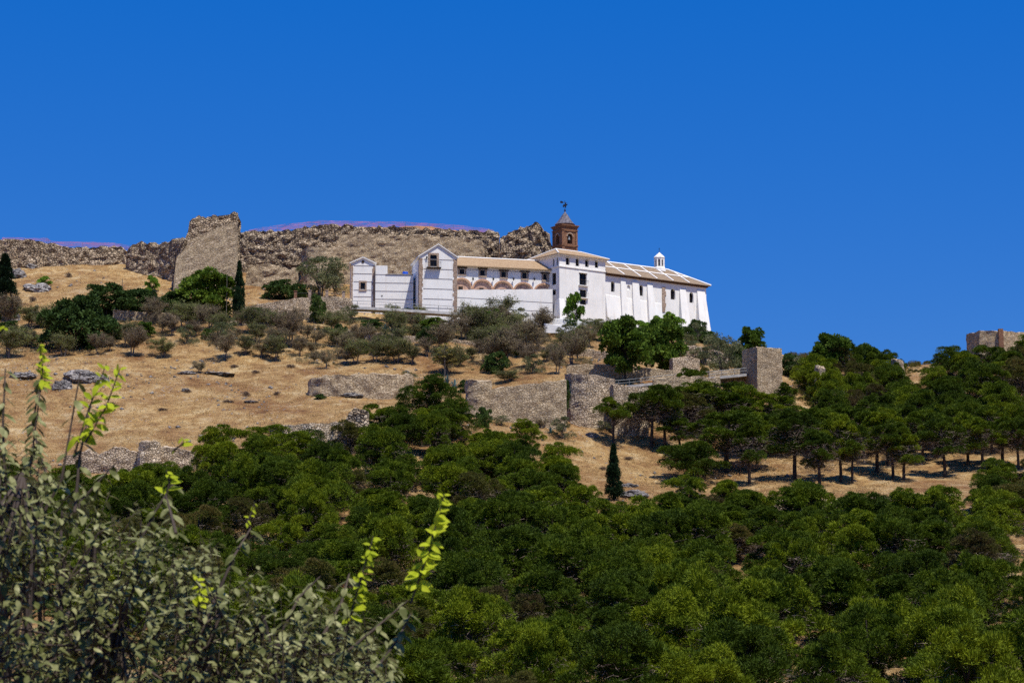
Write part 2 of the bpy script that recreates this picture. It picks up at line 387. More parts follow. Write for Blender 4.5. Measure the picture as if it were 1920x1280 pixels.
# ------------------------------------------------------------ the hillside
xs = np.concatenate([-np.geomspace(4000, 125, 22), np.arange(-118, 118.1, .8), np.geomspace(125, 4000, 22)])
ys = np.concatenate([-np.geomspace(3000, 20, 12), np.arange(-12, 130, 3.0), np.arange(130, 432, .8), np.geomspace(436, 8000, 26)])
X, Y = np.meshgrid(xs, ys, indexing='ij'); Z = ground(X, Y)
nx, ny = X.shape; V = np.stack([X, Y, Z], -1).reshape(-1, 3)
I = np.arange(nx*ny).reshape(nx, ny)
Fq = np.stack([I[:-1, :-1], I[1:, :-1], I[1:, 1:], I[:-1, 1:]], -1).reshape(-1, 4)
hill = link('hillside', np_mesh('hillside', V, Fq), M['ground'], None, True); tag(hill, kind='structure')

# ------------------------------------------------------------ stone walls and towers
def smooth_interp(xs_, ys_, t): return float(np.interp(t, xs_, ys_))
def grid_body(name, m, rows, closed, parent=None, topcap=True):
    """rows: list over stations of the vertical column lists"""
    n, k = len(rows), len(rows[0]); V = [v for r in rows for v in r]; fs = []
    for i in range(n if closed else n-1):
        a, b = i*k, ((i+1) % n)*k
        for j in range(k-1): fs.append((a+j, b+j, b+j+1, a+j+1))
    if closed and topcap:
        c = len(V); top = [V[i*k+k-1] for i in range(n)]
        V.append(tuple(sum(t[q] for t in top)/n for q in range(3)))
        for i in range(n): fs.append((i*k+k-1, ((i+1) % n)*k+k-1, c))
    if not closed:
        fs.append(tuple(range(k))); fs.append(tuple((n-1)*k+j for j in range(k-1, -1, -1)))
    me = bpy.data.meshes.new(name); me.from_pydata(V, [], fs); me.validate(); me.update()
    return link(name, me, m, parent, False)
def disp(p, amp, f=.9):
    q = Vector(p)*f
    return Vector((mnoise.noise(q), mnoise.noise(q+Vector((31, 7, 3))), mnoise.noise(q+Vector((5, 17, 43)))))*amp
def stone_wall(name, pts, thick, m, label, cat='stone wall', rag=.5, amp=.35, base=None, step=.55, group=None, parent=None):
    """pts: (px, Y, py_top); the foot follows the ground"""
    P = [at(a, c, b) for a, b, c in pts]
    L = [0]
    for i in range(1, len(P)): L.append(L[-1] + (P[i].xy-P[i-1].xy).length)
    n = max(3, int(L[-1]/step)); rows = []
    for i in range(n+1):
        s = L[-1]*i/n
        x = smooth_interp(L, [p.x for p in P], s); y = smooth_interp(L, [p.y for p in P], s); zt_ = smooth_interp(L, [p.z for p in P], s)
        s2 = min(L[-1], s+.3); s1 = max(0, s-.3)
        t = Vector((smooth_interp(L, [p.x for p in P], s2)-smooth_interp(L, [p.x for p in P], s1), smooth_interp(L, [p.y for p in P], s2)-smooth_interp(L, [p.y for p in P], s1), 0)).normalized()
        nrm = Vector((-t.y, t.x, 0))
        if nrm.y < 0: nrm = -nrm                      # away from the camera
        zt_ += rag*(mnoise.noise(Vector((x*.35, y*.35, 1)))*.9 + mnoise.noise(Vector((x*1.3, y*1.3, 5)))*.7)
        zb = gz(x, y) - 1.2 if base is None else base
        zb = min(zb, zt_-.6)
        K = max(3, int(round(max(.8, (zt_-zb))/step))) if False else None
        rows.append((Vector((x, y, 0)), nrm, zb, zt_))
    H = max(r[3]-r[2] for r in rows); K = max(3, int(H/step)); out = []
    for c, nrm, zb, ztp in rows:
        col = []
        for j in range(K+1):
            z = zb + (ztp-zb)*j/K; p = c + Vector((0, 0, z)) - nrm*(.12*(K-j)/K*min(2, H*.1)); p += disp(p, amp); col.append(p)
        mid = c + nrm*thick*.5 + Vector((0, 0, ztp+.1)); col.append(mid + disp(mid, amp*1.6))
        for j in range(K, -1, -2):
            z = zb + (ztp-zb)*j/K; p = c + nrm*thick + Vector((0, 0, z-.15)); p += disp(p, amp); col.append(p)
        out.append([tuple(v) for v in col])
    mx = max(len(c) for c in out); out = [c + [c[-1]]*(mx-len(c)) for c in out]
    o = grid_body(name, m, out, False, parent)
    if parent is None: tag(o, label, cat, group)
    return o
def stone_tower(name, poly, z0, z1, m, label, cat='stone tower', rag=.4, amp=.25, batter=.0, step=.5, parent=None, topf=None, group=None):
    n = len(poly); P = []
    for i in range(n):
        a = Vector((*poly[i], 0)); b = Vector((*poly[(i+1) % n], 0)); k = max(1, int((b-a).length/step))
        for q in range(k): P.append(a + (b-a)*q/k)
    z0 = min(z0, min(gz(p.x, p.y) for p in P)-.8)
    c = sum(P, Vector())/len(P); K = max(3, int((z1-z0)/step)); rows = []
    for p in P:
        zz = z1 + rag*(mnoise.noise(p*.6)*.8 + mnoise.noise(p*1.7)*.6) + (topf(p) if topf else 0); col = []
        for j in range(K+1):
            f = j/K; q = p + (p-c)*batter*(1-f)**1.3 + Vector((0, 0, z0+(zz-z0)*f)); col.append(q + disp(q, amp))
        col.append(p*.75 + c*.25 + Vector((0, 0, zz+.1)) + disp(p*2, amp)); col.append(p*.4 + c*.6 + Vector((0, 0, z1+.1)) + disp(p*3, amp))
        rows.append([tuple(v) for v in col])
    o = grid_body(name, m, rows, True, parent)
    if parent is None: tag(o, label, cat, group)
    return o
def circ(cx, cy, r, n=20): return [(cx+r*math.cos(2*math.pi*i/n), cy+r*math.sin(2*math.pi*i/n)) for i in range(n)]

# castle ring on the crest
stone_wall('castle_wall', [(-60, 398, 446), (5, 399, 449), (60, 399, 451), (90, 400, 455), (120, 400, 464), (165, 401, 464), (228, 402, 464), (236, 402, 470)], 2.4, M['rubble'],
           'long dark ruined castle wall at the far left of the crest', 'castle wall', rag=.45, amp=.5)
stone_wall('castle_wall', [(238, 398, 472), (246, 397, 459), (262, 396, 455), (300, 394, 458), (322, 391, 452), (340, 389, 447), (352, 388, 440)], 2.4, M['rubble'],
           'short ruined castle wall running up to the tall tower from the left', 'castle wall', rag=.7, amp=.5)
tw = empty('castle_tower', at(385, 590, 381), 0, 'tall ruined castle tower of pale coursed stone left of the cypress', 'castle tower')
def _tower():
    inv = Vector(tw.location)
    o = stone_wall('tower_body', [(324, 381, 545), (325, 381, 487), (332, 381, 476), (344, 381, 466), (352, 381, 455), (368, 381, 444), (382, 381, 436), (410, 381, 428), (430, 381, 420), (441, 381, 418), (446, 382.2, 419)], 9, M['ashlar'], '', rag=.6, amp=.2, parent=tw, step=.6)
    o.matrix_parent_inverse = Matrix.Translation(-inv)
    o = stone_wall('tower_top', [(341, 381.5, 462), (349, 381.5, 436), (352, 381.5, 424), (357, 381.5, 411), (372, 381.5, 407), (396, 381.5, 405), (425, 381.5, 405), (434, 381.5, 399), (442, 381.5, 399), (446, 382, 404)], 9.3, M['rubble'], '', rag=.6, amp=.34, base=zt(480, 381.6), parent=tw, step=.45)
    o.matrix_parent_inverse = Matrix.Translation(-inv)
_tower()
stone_wall('castle_wall', [(444, 401, 434), (480, 401, 434), (530, 401, 432), (570, 401, 427), (605, 401, 422), (650, 401, 421), (700, 401, 427), (760, 402, 427), (830, 402, 431), (880, 402, 433), (925, 402, 434), (934, 402, 438)], 3.2, M['rubble'],
           'longest castle wall on the crest, behind the white gabled houses', 'castle wall', rag=.45, amp=.6, step=.55)
stone_wall('castle_wall', [(628, 399.2, 462), (640, 399.2, 441), (700, 399.1, 441), (780, 399.1, 441), (860, 399.2, 446), (900, 399.2, 449), (908, 399.2, 462)], 1.6, M['wallstone'],
           'paler coursed lower face of the castle wall above the white houses', 'castle wall', rag=.5, amp=.3, step=.6)
stone_tower('round_bastion', circ(at(602, 480, 396).x, 398, 4.2), zt(560, 396), zt(467, 396), M['wallstone'],
            'low rounded bastion of the castle wall half hidden by the big grey-green bush', 'bastion', batter=.06, rag=.5)
stone_wall('castle_wall', [(462, 390, 500), (500, 390, 496), (530, 391, 501), (560, 392, 505)], 1.5, M['wallstone'],
           'low broken stone wall on the bank right of the slim cypress', 'castle wall', rag=.7, amp=.35)
stone_wall('ruined_keep_wall', [(938, 396, 441), (950, 395.5, 434), (975, 395, 429), (1000, 395, 423), (1014, 395, 423), (1020, 395, 429), (1027, 395, 437), (1034, 395, 452), (1037, 395, 470)], 5, M['rubble'],
           'jagged ruined keep wall rising just left of the brick bell tower', 'castle ruin', rag=.8, amp=.75, step=.5)

# orange netting along the crest
def net(name, pts, h, label):
    r = empty(name, at(*pts[0][:1], pts[0][2], pts[0][1]), 0, label, 'safety net', 'orange safety nets along the castle crest')
    inv = Matrix.Translation(-Vector(r.location)); mb = MB(); pb = MB(); P = []
    for i in range(len(pts)-1):
        a, b = pts[i], pts[i+1]
        for k in range(6): t = k/6; P.append(tuple(a[q]*(1-t)+b[q]*t for q in range(len(a))))
    P.append(pts[-1])
    rows = []
    for i, (px, Yd, pyt, pyb) in enumerate(P):
        top = at(px, pyt, Yd); bot = at(px, pyb, Yd); top.z += .15*mnoise.noise(Vector((px*.05, 1, 2))); top.y += .3*mnoise.noise(Vector((px*.04, 5, 2)))
        mid = (top+bot)/2; mid.y += .25*mnoise.noise(Vector((px*.07, 9, 2))); rows.append((bot, mid, top))
    for i in range(len(rows)-1):
        a, b = rows[i], rows[i+1]; mb.add([a[0], a[1], a[2], b[0], b[1], b[2]], [(0, 1, 4, 3), (1, 2, 5, 4)])
    o = mb.build('netting', M['net'], r, recalc=False); o.matrix_parent_inverse = inv
    for i in range(0, len(rows), 3):
        p = MB().tube([rows[i][0]-Vector((0, 0, .5)), rows[i][2]], .03, 5).build('post', M['steel'], r); p.matrix_parent_inverse = inv
net('orange_netting', [(466, 403.5, 431, 438), (520, 403.5, 422, 433), (600, 403.8, 413, 424), (660, 403.8, 414.5, 424), (760, 404.5, 416, 429), (850, 404.5, 421, 433), (925, 404.5, 430, 436)], 1.2,
    'long pink-orange safety net along the crest above the white houses')
net('orange_netting', [(4, 401.5, 445, 452), (88, 402, 446, 455), (95, 402.2, 452, 462), (215, 403.5, 455, 464), (243, 404, 460, 470)], 1.0,
    'shorter pink safety net above the far left castle wall')

# ------------------------------------------------------------ buildings
class Frame:
    """local frame of a facade: x along it, y into the building, z up"""
    def __init__(s, name, px, py, Yd, phi, label, cat, group=None):
        s.o = at(px, py, Yd); s.phi = R(phi); s.d = Vector((math.cos(s.phi), math.sin(s.phi), 0)); s.n = Vector((-math.sin(s.phi), math.cos(s.phi), 0))
        s.root = empty(name, s.o, s.phi, label, cat, group)
    def L(s, px, py, t=0.0):          # local (x,z) where the ray meets the plane y=t
        a = at(px, py, 1.0); q = s.o + s.n*t; k = q.dot(s.n)/a.dot(s.n); p = a*k - s.o
        return p.dot(s.d), p.z
    def Lside(s, px, py, x=0.0):      # local (y,z) on the plane x = const
        a = at(px, py, 1.0); q = s.o + s.d*x; k = q.dot(s.d)/a.dot(s.d); p = a*k - s.o
        return p.dot(s.n), p.z
def window(fr, outline, y, parent, m=None, bars=True, name='window', frame_m=None):
    xs_ = [a for a, b in outline]; zs_ = [b for a, b in outline]
    x0, x1, z0, z1 = min(xs_), max(xs_), min(zs_), max(zs_)
    w = MB(); t = .07
    w.box(x0-.02, x0+t, y-.06, y+.05, z0, z1); w.box(x1-t, x1+.02, y-.06, y+.05, z0, z1); w.box(x0+t, x1-t, y-.06, y+.05, z0-.02, z0+t)
    if bars: w.box((x0+x1)/2-.03, (x0+x1)/2+.03, y-.05, y+.04, z0+t, z1)
    if bars: w.box(x0+t, (x0+x1)/2-.03, y-.045, y+.035, (z0+z1)/2-.03, (z0+z1)/2+.03); w.box((x0+x1)/2+.03, x1-t, y-.045, y+.035, (z0+z1)/2-.03, (z0+z1)/2+.03)
    o = w.build(name, frame_m or M['shutter'], parent)
    MB().box(x0-.05, x1+.05, y+.06, y+.10, z0-.05, z1+.05).build('pane', m or M['glass'], o)
    return o
def quoin(x, w, y0, y1, z0, z1, parent, seed=0, sgn=1):
    """irregular corner stones: long and short blocks"""
    rr = random.Random(seed); mb = MB(); z = z0
    while z < z1:
        h = rr.uniform(.35, .6); ww = w*rr.uniform(.72, 1.12); z2 = min(z1, z+h)
        a, b = (x, x+ww) if sgn > 0 else (x-ww, x)
        mb.box(a, b, y0, y1, z, z2-.004); z = z2
    return mb.build('quoin', M['quoin'], parent)
def side_transform(x): return lambda v: (x + v[1], v[0], v[2])     # plane x=const; local u -> y

# ---- church -------------------------------------------------------------
ch = Frame('church', 1049, 605, 370, 36, 'white hilltop church with square entrance block, long buttressed nave and brick bell tower', 'church')
c = ch.root; W = M['white']
x1, zeave = ch.L(1135, 490); _, zeL = ch.L(1049, 479.5)
zeave = (zeave + zeL)/2; BW = x1; BD = 9.0
ZB = -5.0
# entrance block
def block():
    holes = []
    for a, b, t_, bt in [(1061, 1068, 480.5, 496.5), (1079.3, 1086, 483.5, 499), (1097, 1104, 485.5, 500.5), (1115.4, 1122, 487.5, 502)]:
        l, r, zt1, zb1 = ch.L(a, t_)[0], ch.L(b, t_)[0], ch.L((a+b)/2, t_)[1], ch.L((a+b)/2, bt)[1]
        holes.append(arch(l, r, zb1, zt1))
    l, r = ch.L(1086.5, 520)[0], ch.L(1100, 520)[0]
    big = [rect(l, r, ch.L(1093, 535)[1], ch.L(1093, 512.5)[1]), rect(l+.05, r, ch.L(1093, 558)[1], ch.L(1093, 543)[1]), rect(l+.1, r-.1, ch.L(1093, 571)[1], ch.L(1093, 561)[1])]
    mb = MB(); face_holes(mb, rect(0, BW, ZB, zeave), holes+big, 0, .45)
    # left side face (plane x=0)
    sh = []
    for a, b, t_, bt in [(1036.2, 1039.5, 486, 502), (1043.5, 1046.5, 483, 499)]:
        y0, y1 = ch.Lside(b, t_)[0], ch.Lside(a, t_)[0]; sh.append(arch(min(y0, y1), max(y0, y1), ch.Lside(a, bt)[1], ch.Lside(a, t_)[1]))
    y0, y1 = ch.Lside(1042.5, 520)[0], ch.Lside(1034.5, 520)[0]
    sh.append(rect(y0, min(y1, BD-.8), ch.Lside(1038, 534)[1], ch.Lside(1038, 512)[1])); sh.append(rect(y0+.1, min(y1, BD-.8), ch.Lside(1038, 553)[1], ch.Lside(1038, 543)[1]))
    s0 = len(mb.v); face_holes(mb, rect(0, BD, ZB, zeave), sh, 0, .4); face_map(mb, s0, side_transform(0))
    mb.add([(BW, 0, ZB), (BW, BD, ZB), (BW, BD, zeave), (BW, 0, zeave), (0, BD, ZB), (0, BD, zeave)], [(0, 1, 2, 3), (1, 4, 5, 2)])
    mb.box(.1, BW-.1, .1, BD-.1, zeave-.2, zeave-.1)
    mb.build('entrance_block', W, c)
    for h in holes: window(ch, h, .40, c, bars=False)
    for i, h in enumerate(big[:3]): window(ch, h, .36, c)
    for h in sh:
        o = window(ch, h, .36, c, bars=len(h) == 4)
        for q in [o] + [k for k in bpy.data.objects if k.parent == o]:
            for v in q.data.vertices: v.co = (v.co.y, v.co.x, v.co.z)
    for h in big[:2]:
        x0, x2, z0 = h[0][0], h[1][0], h[0][1]
        mb = MB(); mb.box(x0-.25, x2+.25, -.42, -.004, z0-.16, z0-.02)
        o = mb.build('balcony', W, c)
        mb = MB(); mb.box(x0-.2, x2+.2, -.40, -.36, z0+.85, z0+.90)
        for k in range(9): xx = x0-.18+(x2-x0+.36)*k/8; mb.box(xx-.012, xx+.012, -.39, -.37, z0-.02, z0+.85)
        mb.build('railing', M['iron'], o)
    MB().box(big[0][0][0]-.15, big[0][1][0]+.15, -.15, -.004, big[0][2][1]+.05, big[0][2][1]+.22).build('lintel', W, c)
    zs = ch.L(1049, 498.5)[1]; mb = MB()
    mb.box(-.14, BW+.1, -.14, -.003, zs-.12, zs+.1); mb.box(-.14, -.003, -.003, BD, zs-.12, zs+.1); mb.build('string_course', W, c)
    mb = MB(); mb.box(-.25, BW+.25, -.25, BD+.2, zeave+.003, zeave+.22); mb.box(-.45, BW+.45, -.45, BD+.35, zeave+.223, zeave+.38); mb.build('cornice', W, c)
    zr = zeave + 2.2; e = .6; ze = zeave+.385; ym = BD/2
    A = [(-e, -e, ze), (BW+e, -e, ze), (BW+e, BD+e, ze), (-e, BD+e, ze), (2.6, ym, zr), (BW-2.2, ym, zr)]
    mb = MB(); mb.add(A + [(a, b, z-.1) for a, b, z in A[:4]], [(0, 1, 5, 4), (2, 3, 4, 5), (3, 0, 4), (1, 2, 5), (0, 6, 7, 1), (1, 7, 8, 2), (2, 8, 9, 3), (3, 9, 6, 0), (6, 9, 8, 7)])
    rf = mb.build('roof', M['tile'], c)
    mb = MB()
    for a, b in [(0, 4), (3, 4), (4, 5), (5, 1), (5, 2)]: mb.tube([Vector(A[a])+Vector((0, 0, .03)), Vector(A[b])+Vector((0, 0, .03))], .13, 6)
    mb.build('ridge', W, rf)
    mb = MB(); ztop = ch.L(1049, 560)[1]      # flared corner buttress
    mb.add([(-.05, -.05, ztop), (1.1, -.05, ztop), (-.05, 1.2, ztop), (-.9, -1.6, ZB), (1.6, -1.6, ZB), (-1.1, 1.6, ZB)], [(0, 1, 4, 3), (2, 0, 3, 5), (0, 2, 1), (1, 2, 5, 4)])
    mb.build('buttress', W, c)
block()
# nave: same direction, set on from the block
NX0, NX1 = BW+.003, ch.L(1324, 540)[0]
znE = (ch.L(1137, 515.5)[1] + ch.L(1322, 540)[1])/2; NB = -5.5; ND = 9.4
def nave():
    holes = []
    for a, b, t_, bt in [(1145.5, 1152.5, 527.5, 547), (1198.8, 1205.7, 534.5, 554.5), (1257.3, 1266, 541.5, 561.5), (1292.6, 1300, 548, 567.5)]:
        holes.append(arch(ch.L(a, t_)[0], ch.L(b, t_)[0], ch.L((a+b)/2, bt)[1], ch.L((a+b)/2, t_)[1]))
    nich = arch(ch.L(1176, 540)[0], ch.L(1181.5, 540)[0], ch.L(1178, 544)[1], ch.L(1178, 534)[1])
    mb = MB(); face_holes(mb, rect(NX0, NX1, NB, znE), holes+[nich], 0, .5)
    mb.add([(NX1, 0, NB), (NX1, ND, NB), (NX1, ND, znE), (NX1, 0, znE), (NX0, ND, NB), (NX0, ND, znE)], [(0, 1, 2, 3), (1, 4, 5, 2)])
    mb.box(nich[0][0]-.1, nich[1][0]+.1, .25, .3, nich[0][1]-.1, nich[3][1]+1)
    mb.box(NX0+.1, NX1-.1, .1, ND-.1, znE-.2, znE-.1)
    mb.build('nave_wall', W, c)
    for h in holes: window(ch, h, .42, c)
    def butt(pa, pb, pyt, out, flare=.0, top_out=.15):
        xa, xb = ch.L(pa, 560)[0], ch.L(pb, 560)[0]; z1 = ch.L((pa+pb)/2, pyt)[1]; f = flare
        mb = MB(); mb.hex8([(xa, -top_out, z1), (xb, -top_out, z1), (xb, .05, z1+.35), (xa, .05, z1+.35)], [(xa-f, -out, NB), (xb+f, -out, NB), (xb+f, .06, NB), (xa-f, .06, NB)])
        return mb.build('buttress', W, c)
    butt(1163, 1172, 521, 1.4, .2); butt(1185, 1197, 527, 1.5, .3); butt(1213, 1223, 533, 2.0, .5); butt(1274, 1285, 543, 2.2, .6); butt(1306.5, 1321, 545, 2.4, .7)
    # sloping skirt along the wall foot
    xa, xb = NX0, ch.L(1240, 560)[0]; z1 = ch.L(1190, 562)[1]
    MB().hex8([(xa, -.05, z1+.3), (xb, -.05, z1-.2), (xb, .04, z1), (xa, .04, z1+.5)], [(xa, -1.3, NB), (xb, -1.3, NB), (xb, .05, NB), (xa, .05, NB)]).build('plinth', W, c)
    xa, xb = ch.L(1241.3, 560)[0], ch.L(1248, 560)[0]
    quoin(xa, xb-xa, -.12, -.003, ch.L(1245, 585)[1], ch.L(1245, 538)[1], c, 4)
    mb = MB(); mb.box(NX0, NX1+.25, -.30, ND+.2, znE+.003, znE+.22); mb.box(NX0, NX1+.42, -.5, ND+.3, znE+.223, znE+.4); mb.build('cornice', M['cornice'], c)
    e = .7; z0 = znE+.405; zr = z0+3.25; ym = ND/2; xr = ch.L(1253, 511, ym)[0]
    A = [(NX0, -e, z0), (NX1+e, -e, z0), (NX1+e, ND+e, z0), (NX0, ND+e, z0), (NX0, ym, zr), (xr, ym, zr)]
    mb = MB(); mb.add(A + [(a, b, z-.1) for a, b, z in A[:4]], [(0, 1, 5, 4), (2, 3, 4, 5), (3, 0, 4), (1, 2, 5), (0, 6, 7, 1), (1, 7, 8, 2), (2, 8, 9, 3), (3, 9, 6, 0)])
    rf = mb.build('roof', M['tile_old'], c)
    def P(x, f): return Vector((x, -e + (ym+e)*f, z0 + (zr-z0)*f + .04))
    ribs = MB(); ribs.tube([A[4], Vector(A[5])+Vector((0, 0, .05))], .2, 6)
    ribs.tube([Vector(A[5])+Vector((0, 0, .05)), Vector(A[1])+Vector((0, 0, .05))], .2, 6); ribs.tube([A[5], A[2]], .16, 6)
    hipx = lambda f: NX1+e - (NX1+e-xr)*f
    ribs.tube([P(NX0, .52), P(hipx(.52), .52)], .15, 5)
    L0 = NX1-NX0
    for k in range(1, 6):
        xx = NX0 + L0*k/6.2; sh = 0
        f1 = 1.0 if xx <= xr else (NX1+e-xx)/(NX1+e-xr)
        ribs.tube([P(xx, 0), P(xx, f1)], .14, 5)
    ribs.build('ridge', W, rf)
    # lantern
    lx, lz = ch.L(1236.5, 509, ym); b = zr-.6
    ln = MB().lathe([(1.35, b), (1.3, b+.7), (1.05, b+.95), (.98, b+1.0)], 8, lx, ym, R(22.5)).build('lantern', W, c)
    mb = MB()
    for k in range(8):
        t = R(45*k+22.5); mb.tube([(lx+.9*math.cos(t), ym+.9*math.sin(t), b+1.0), (lx+.9*math.cos(t), ym+.9*math.sin(t), b+2.75)], .19, 6)
        t = R(45*k)
    mb.build('pier', W, ln)
    MB().lathe([(.75, b+1.0), (.75, b+2.7)], 8, lx, ym, R(22.5)).build('opening', M['glass'], ln)
    mb = MB(); mb.lathe([(1.02, b+2.4), (1.02, b+2.78)], 8, lx, ym, R(22.5)); mb.lathe([(1.15, b+2.783), (1.15, b+2.92), (.85, b+3.2), (.4, b+3.6), (.12, b+3.85), (.05, b+4.0)], 8, lx, ym, R(22.5)); mb.build('dome', W, ln)
    mb = MB(); mb.tube([(lx, ym, b+3.9), (lx, ym, b+4.9)], .035, 5); mb.box(lx-.2, lx+.2, ym-.02, ym+.02, b+4.55, b+4.61); mb.lathe([(.02, b+4.0), (.12, b+4.12), (.02, b+4.25)], 8, lx, ym); mb.build('finial', M['iron'], ln)
nave()
# bell tower (its own angle)
def belltower():
    Yt = 379.0; base = at(1054.5, 475, Yt); ph = R(31) - ch.phi
    loc = ch.root.matrix_world.inverted() if False else None
    rel = base - ch.o; lx, ly, lz = rel.dot(ch.d), rel.dot(ch.n), rel.z
    cs, sn = math.cos(ph), math.sin(ph)
    def T(v): return (lx + v[0]*cs - v[1]*sn, ly + v[0]*sn + v[1]*cs, lz + v[2])
    px_m = F/Yt/1.01; S = 3.45
    h1 = (475-424.5)/px_m          # top of the brick body
    def put(mb, name, m, parent, **k):
        mb.v = [T(v) for v in mb.v]; return mb.build(name, m, parent, **k)
    zo0, zo1 = (475-457.5)/px_m+.25, (475-436.5)/px_m+.1
    hole = arch(S*.33, S*.67, zo0, zo1)
    mb = MB(); face_holes(mb, rect(0, S, -4, h1), [hole], 0, .7)
    s0 = len(mb.v); face_holes(mb, rect(0, S, -4, h1), [hole], 0, .7); face_map(mb, s0, lambda v: (v[1], v[0], v[2]))
    s0 = len(mb.v); face_holes(mb, rect(0, S, -4, h1), [hole], 0, .7); face_map(mb, s0, lambda v: (v[0], S-v[1], v[2]))
    s0 = len(mb.v); face_holes(mb, rect(0, S, -4, h1), [hole], 0, .7); face_map(mb, s0, lambda v: (S-v[1], v[0], v[2]))
    mb.box(.7, S-.7, .7, S-.7, zo0-.3, zo0-.05)
    bt = put(mb, 'bell_tower', M['brick'], c)
    # pilasters, archivolts and mouldings
    mb = MB()
    for (a, b_) in [(0, .42), (S-.42, S)]:
        mb.box(a, b_, -.13, -.003, -4, h1-.5); 
        mb.box(-.13, -.003, a if a > 0 else -.13, b_, -4, h1-.5)
    for zz, t_ in [(zo0-.42, .2), (h1-.5, .17)]:
        mb.box(-.24, S+.1, -.24, -.135, zz, zz+t_); mb.box(-.24, -.135, -.135, S+.1, zz, zz+t_)
    put(mb, 'pilaster', M['brick'], bt)
    mb = MB(); n = 10; cx = S/2; r0 = S*.17; r1 = r0+.22; zc = zo1-r0
    ring = [(cx+r0*math.cos(math.pi*i/n), zc+r0*math.sin(math.pi*i/n)) for i in range(n+1)]; ring2 = [(cx+r1*math.cos(math.pi*i/n), zc+r1*math.sin(math.pi*i/n)) for i in range(n+1)]
    for i in range(n):
        q = [ring[i], ring2[i], ring2[i+1], ring[i+1]]
        mb.hex8([(a, -.09, z) for a, z in q], [(a, -.003, z) for a, z in q])
    put(mb, 'archivolt', M['quoin'], bt); mb = MB()
    for i in range(n):
        q = [ring[i], ring2[i], ring2[i+1], ring[i+1]]; mb.hex8([(-.09, a, z) for a, z in q], [(-.003, a, z) for a, z in q])
    put(mb, 'archivolt', M['quoin'], bt)
    mb = MB()
    for k, (e, a, b_) in enumerate([(.10, 0, .2), (.2, .203, .38), (.34, .383, .55)]): mb.box(-e, S+e, -e, S+e, h1+a, h1+b_)
    put(mb, 'cornice', M['brick'], bt)
    # octagonal drum and glazed spire
    z = h1+.553; ap = (475-389.5)/px_m
    mb = MB(); mb.lathe([(S*.56, z), (S*.56, z+.35)], 8, S/2, S/2, R(22.5)); put(mb, 'drum', M['brick'], bt)
    mb = MB(); mb.lathe([(S*.60, z+.352), (S*.50, z+.65), (S*.34, z+1.35), (S*.18, z+2.2), (.16, ap-.25), (.10, ap)], 8, S/2, S/2, R(22.5)); sp = put(mb, 'spire', M['slate'], bt)
    mb = MB()
    for sg in (0,): mb.lathe([(.10, ap), (.22, ap+.18), (.08, ap+.36)], 8, S/2, S/2)
    put(mb, 'finial', M['iron'], bt, smooth=True)
    # weathervane: horse-like silhouette on a rod with a banner
    mb = MB(); cx = cy = S/2; mb.tube([(cx, cy, ap+.3), (cx, cy, ap+2.1)], .045, 5)
    th = .04
    body = [(-.5, 1.0), (-.42, .72), (-.28, .70), (-.25, .95), (.05, .92), (.12, .68), (.26, .72), (.22, 1.0), (.38, 1.15), (.62, 1.35), (.55, 1.5), (.32, 1.42), (.22, 1.62), (.05, 1.68), (-.02, 1.35), (-.35, 1.3)]
    mb.prism([(cx+a, ap+b_) for a, b_ in body], cy-th, cy+th)
    mb.prism([(cx-1.05, ap+1.55), (cx-.95, ap+1.5), (cx-.45, ap+1.55), (cx-.45, ap+1.85), (cx-.95, ap+1.95), (cx-1.1, ap+1.75)], cy-.03, cy+.03)
    mb.tube([(cx-1.1, cy, ap+1.72), (cx+.55, cy, ap+1.72)], .035, 5)
    put(mb, 'weathervane', M['iron'], bt)
    mb = MB(); zb = zo1-.45; mb.lathe([(.08, zb), (.16, zb-.05), (.20, zb-.35), (.26, zb-.6), (.36, zb-.78), (.33, zb-.8)], 12, S/2, .35); mb.box(S*.33, S*.67, .29, .41, zb, zb+.12)
    put(mb, 'bell', M['bronze'], bt, smooth=True)
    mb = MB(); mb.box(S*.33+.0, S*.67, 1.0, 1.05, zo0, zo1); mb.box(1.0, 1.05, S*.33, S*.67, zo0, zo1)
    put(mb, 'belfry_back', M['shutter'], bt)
belltower()

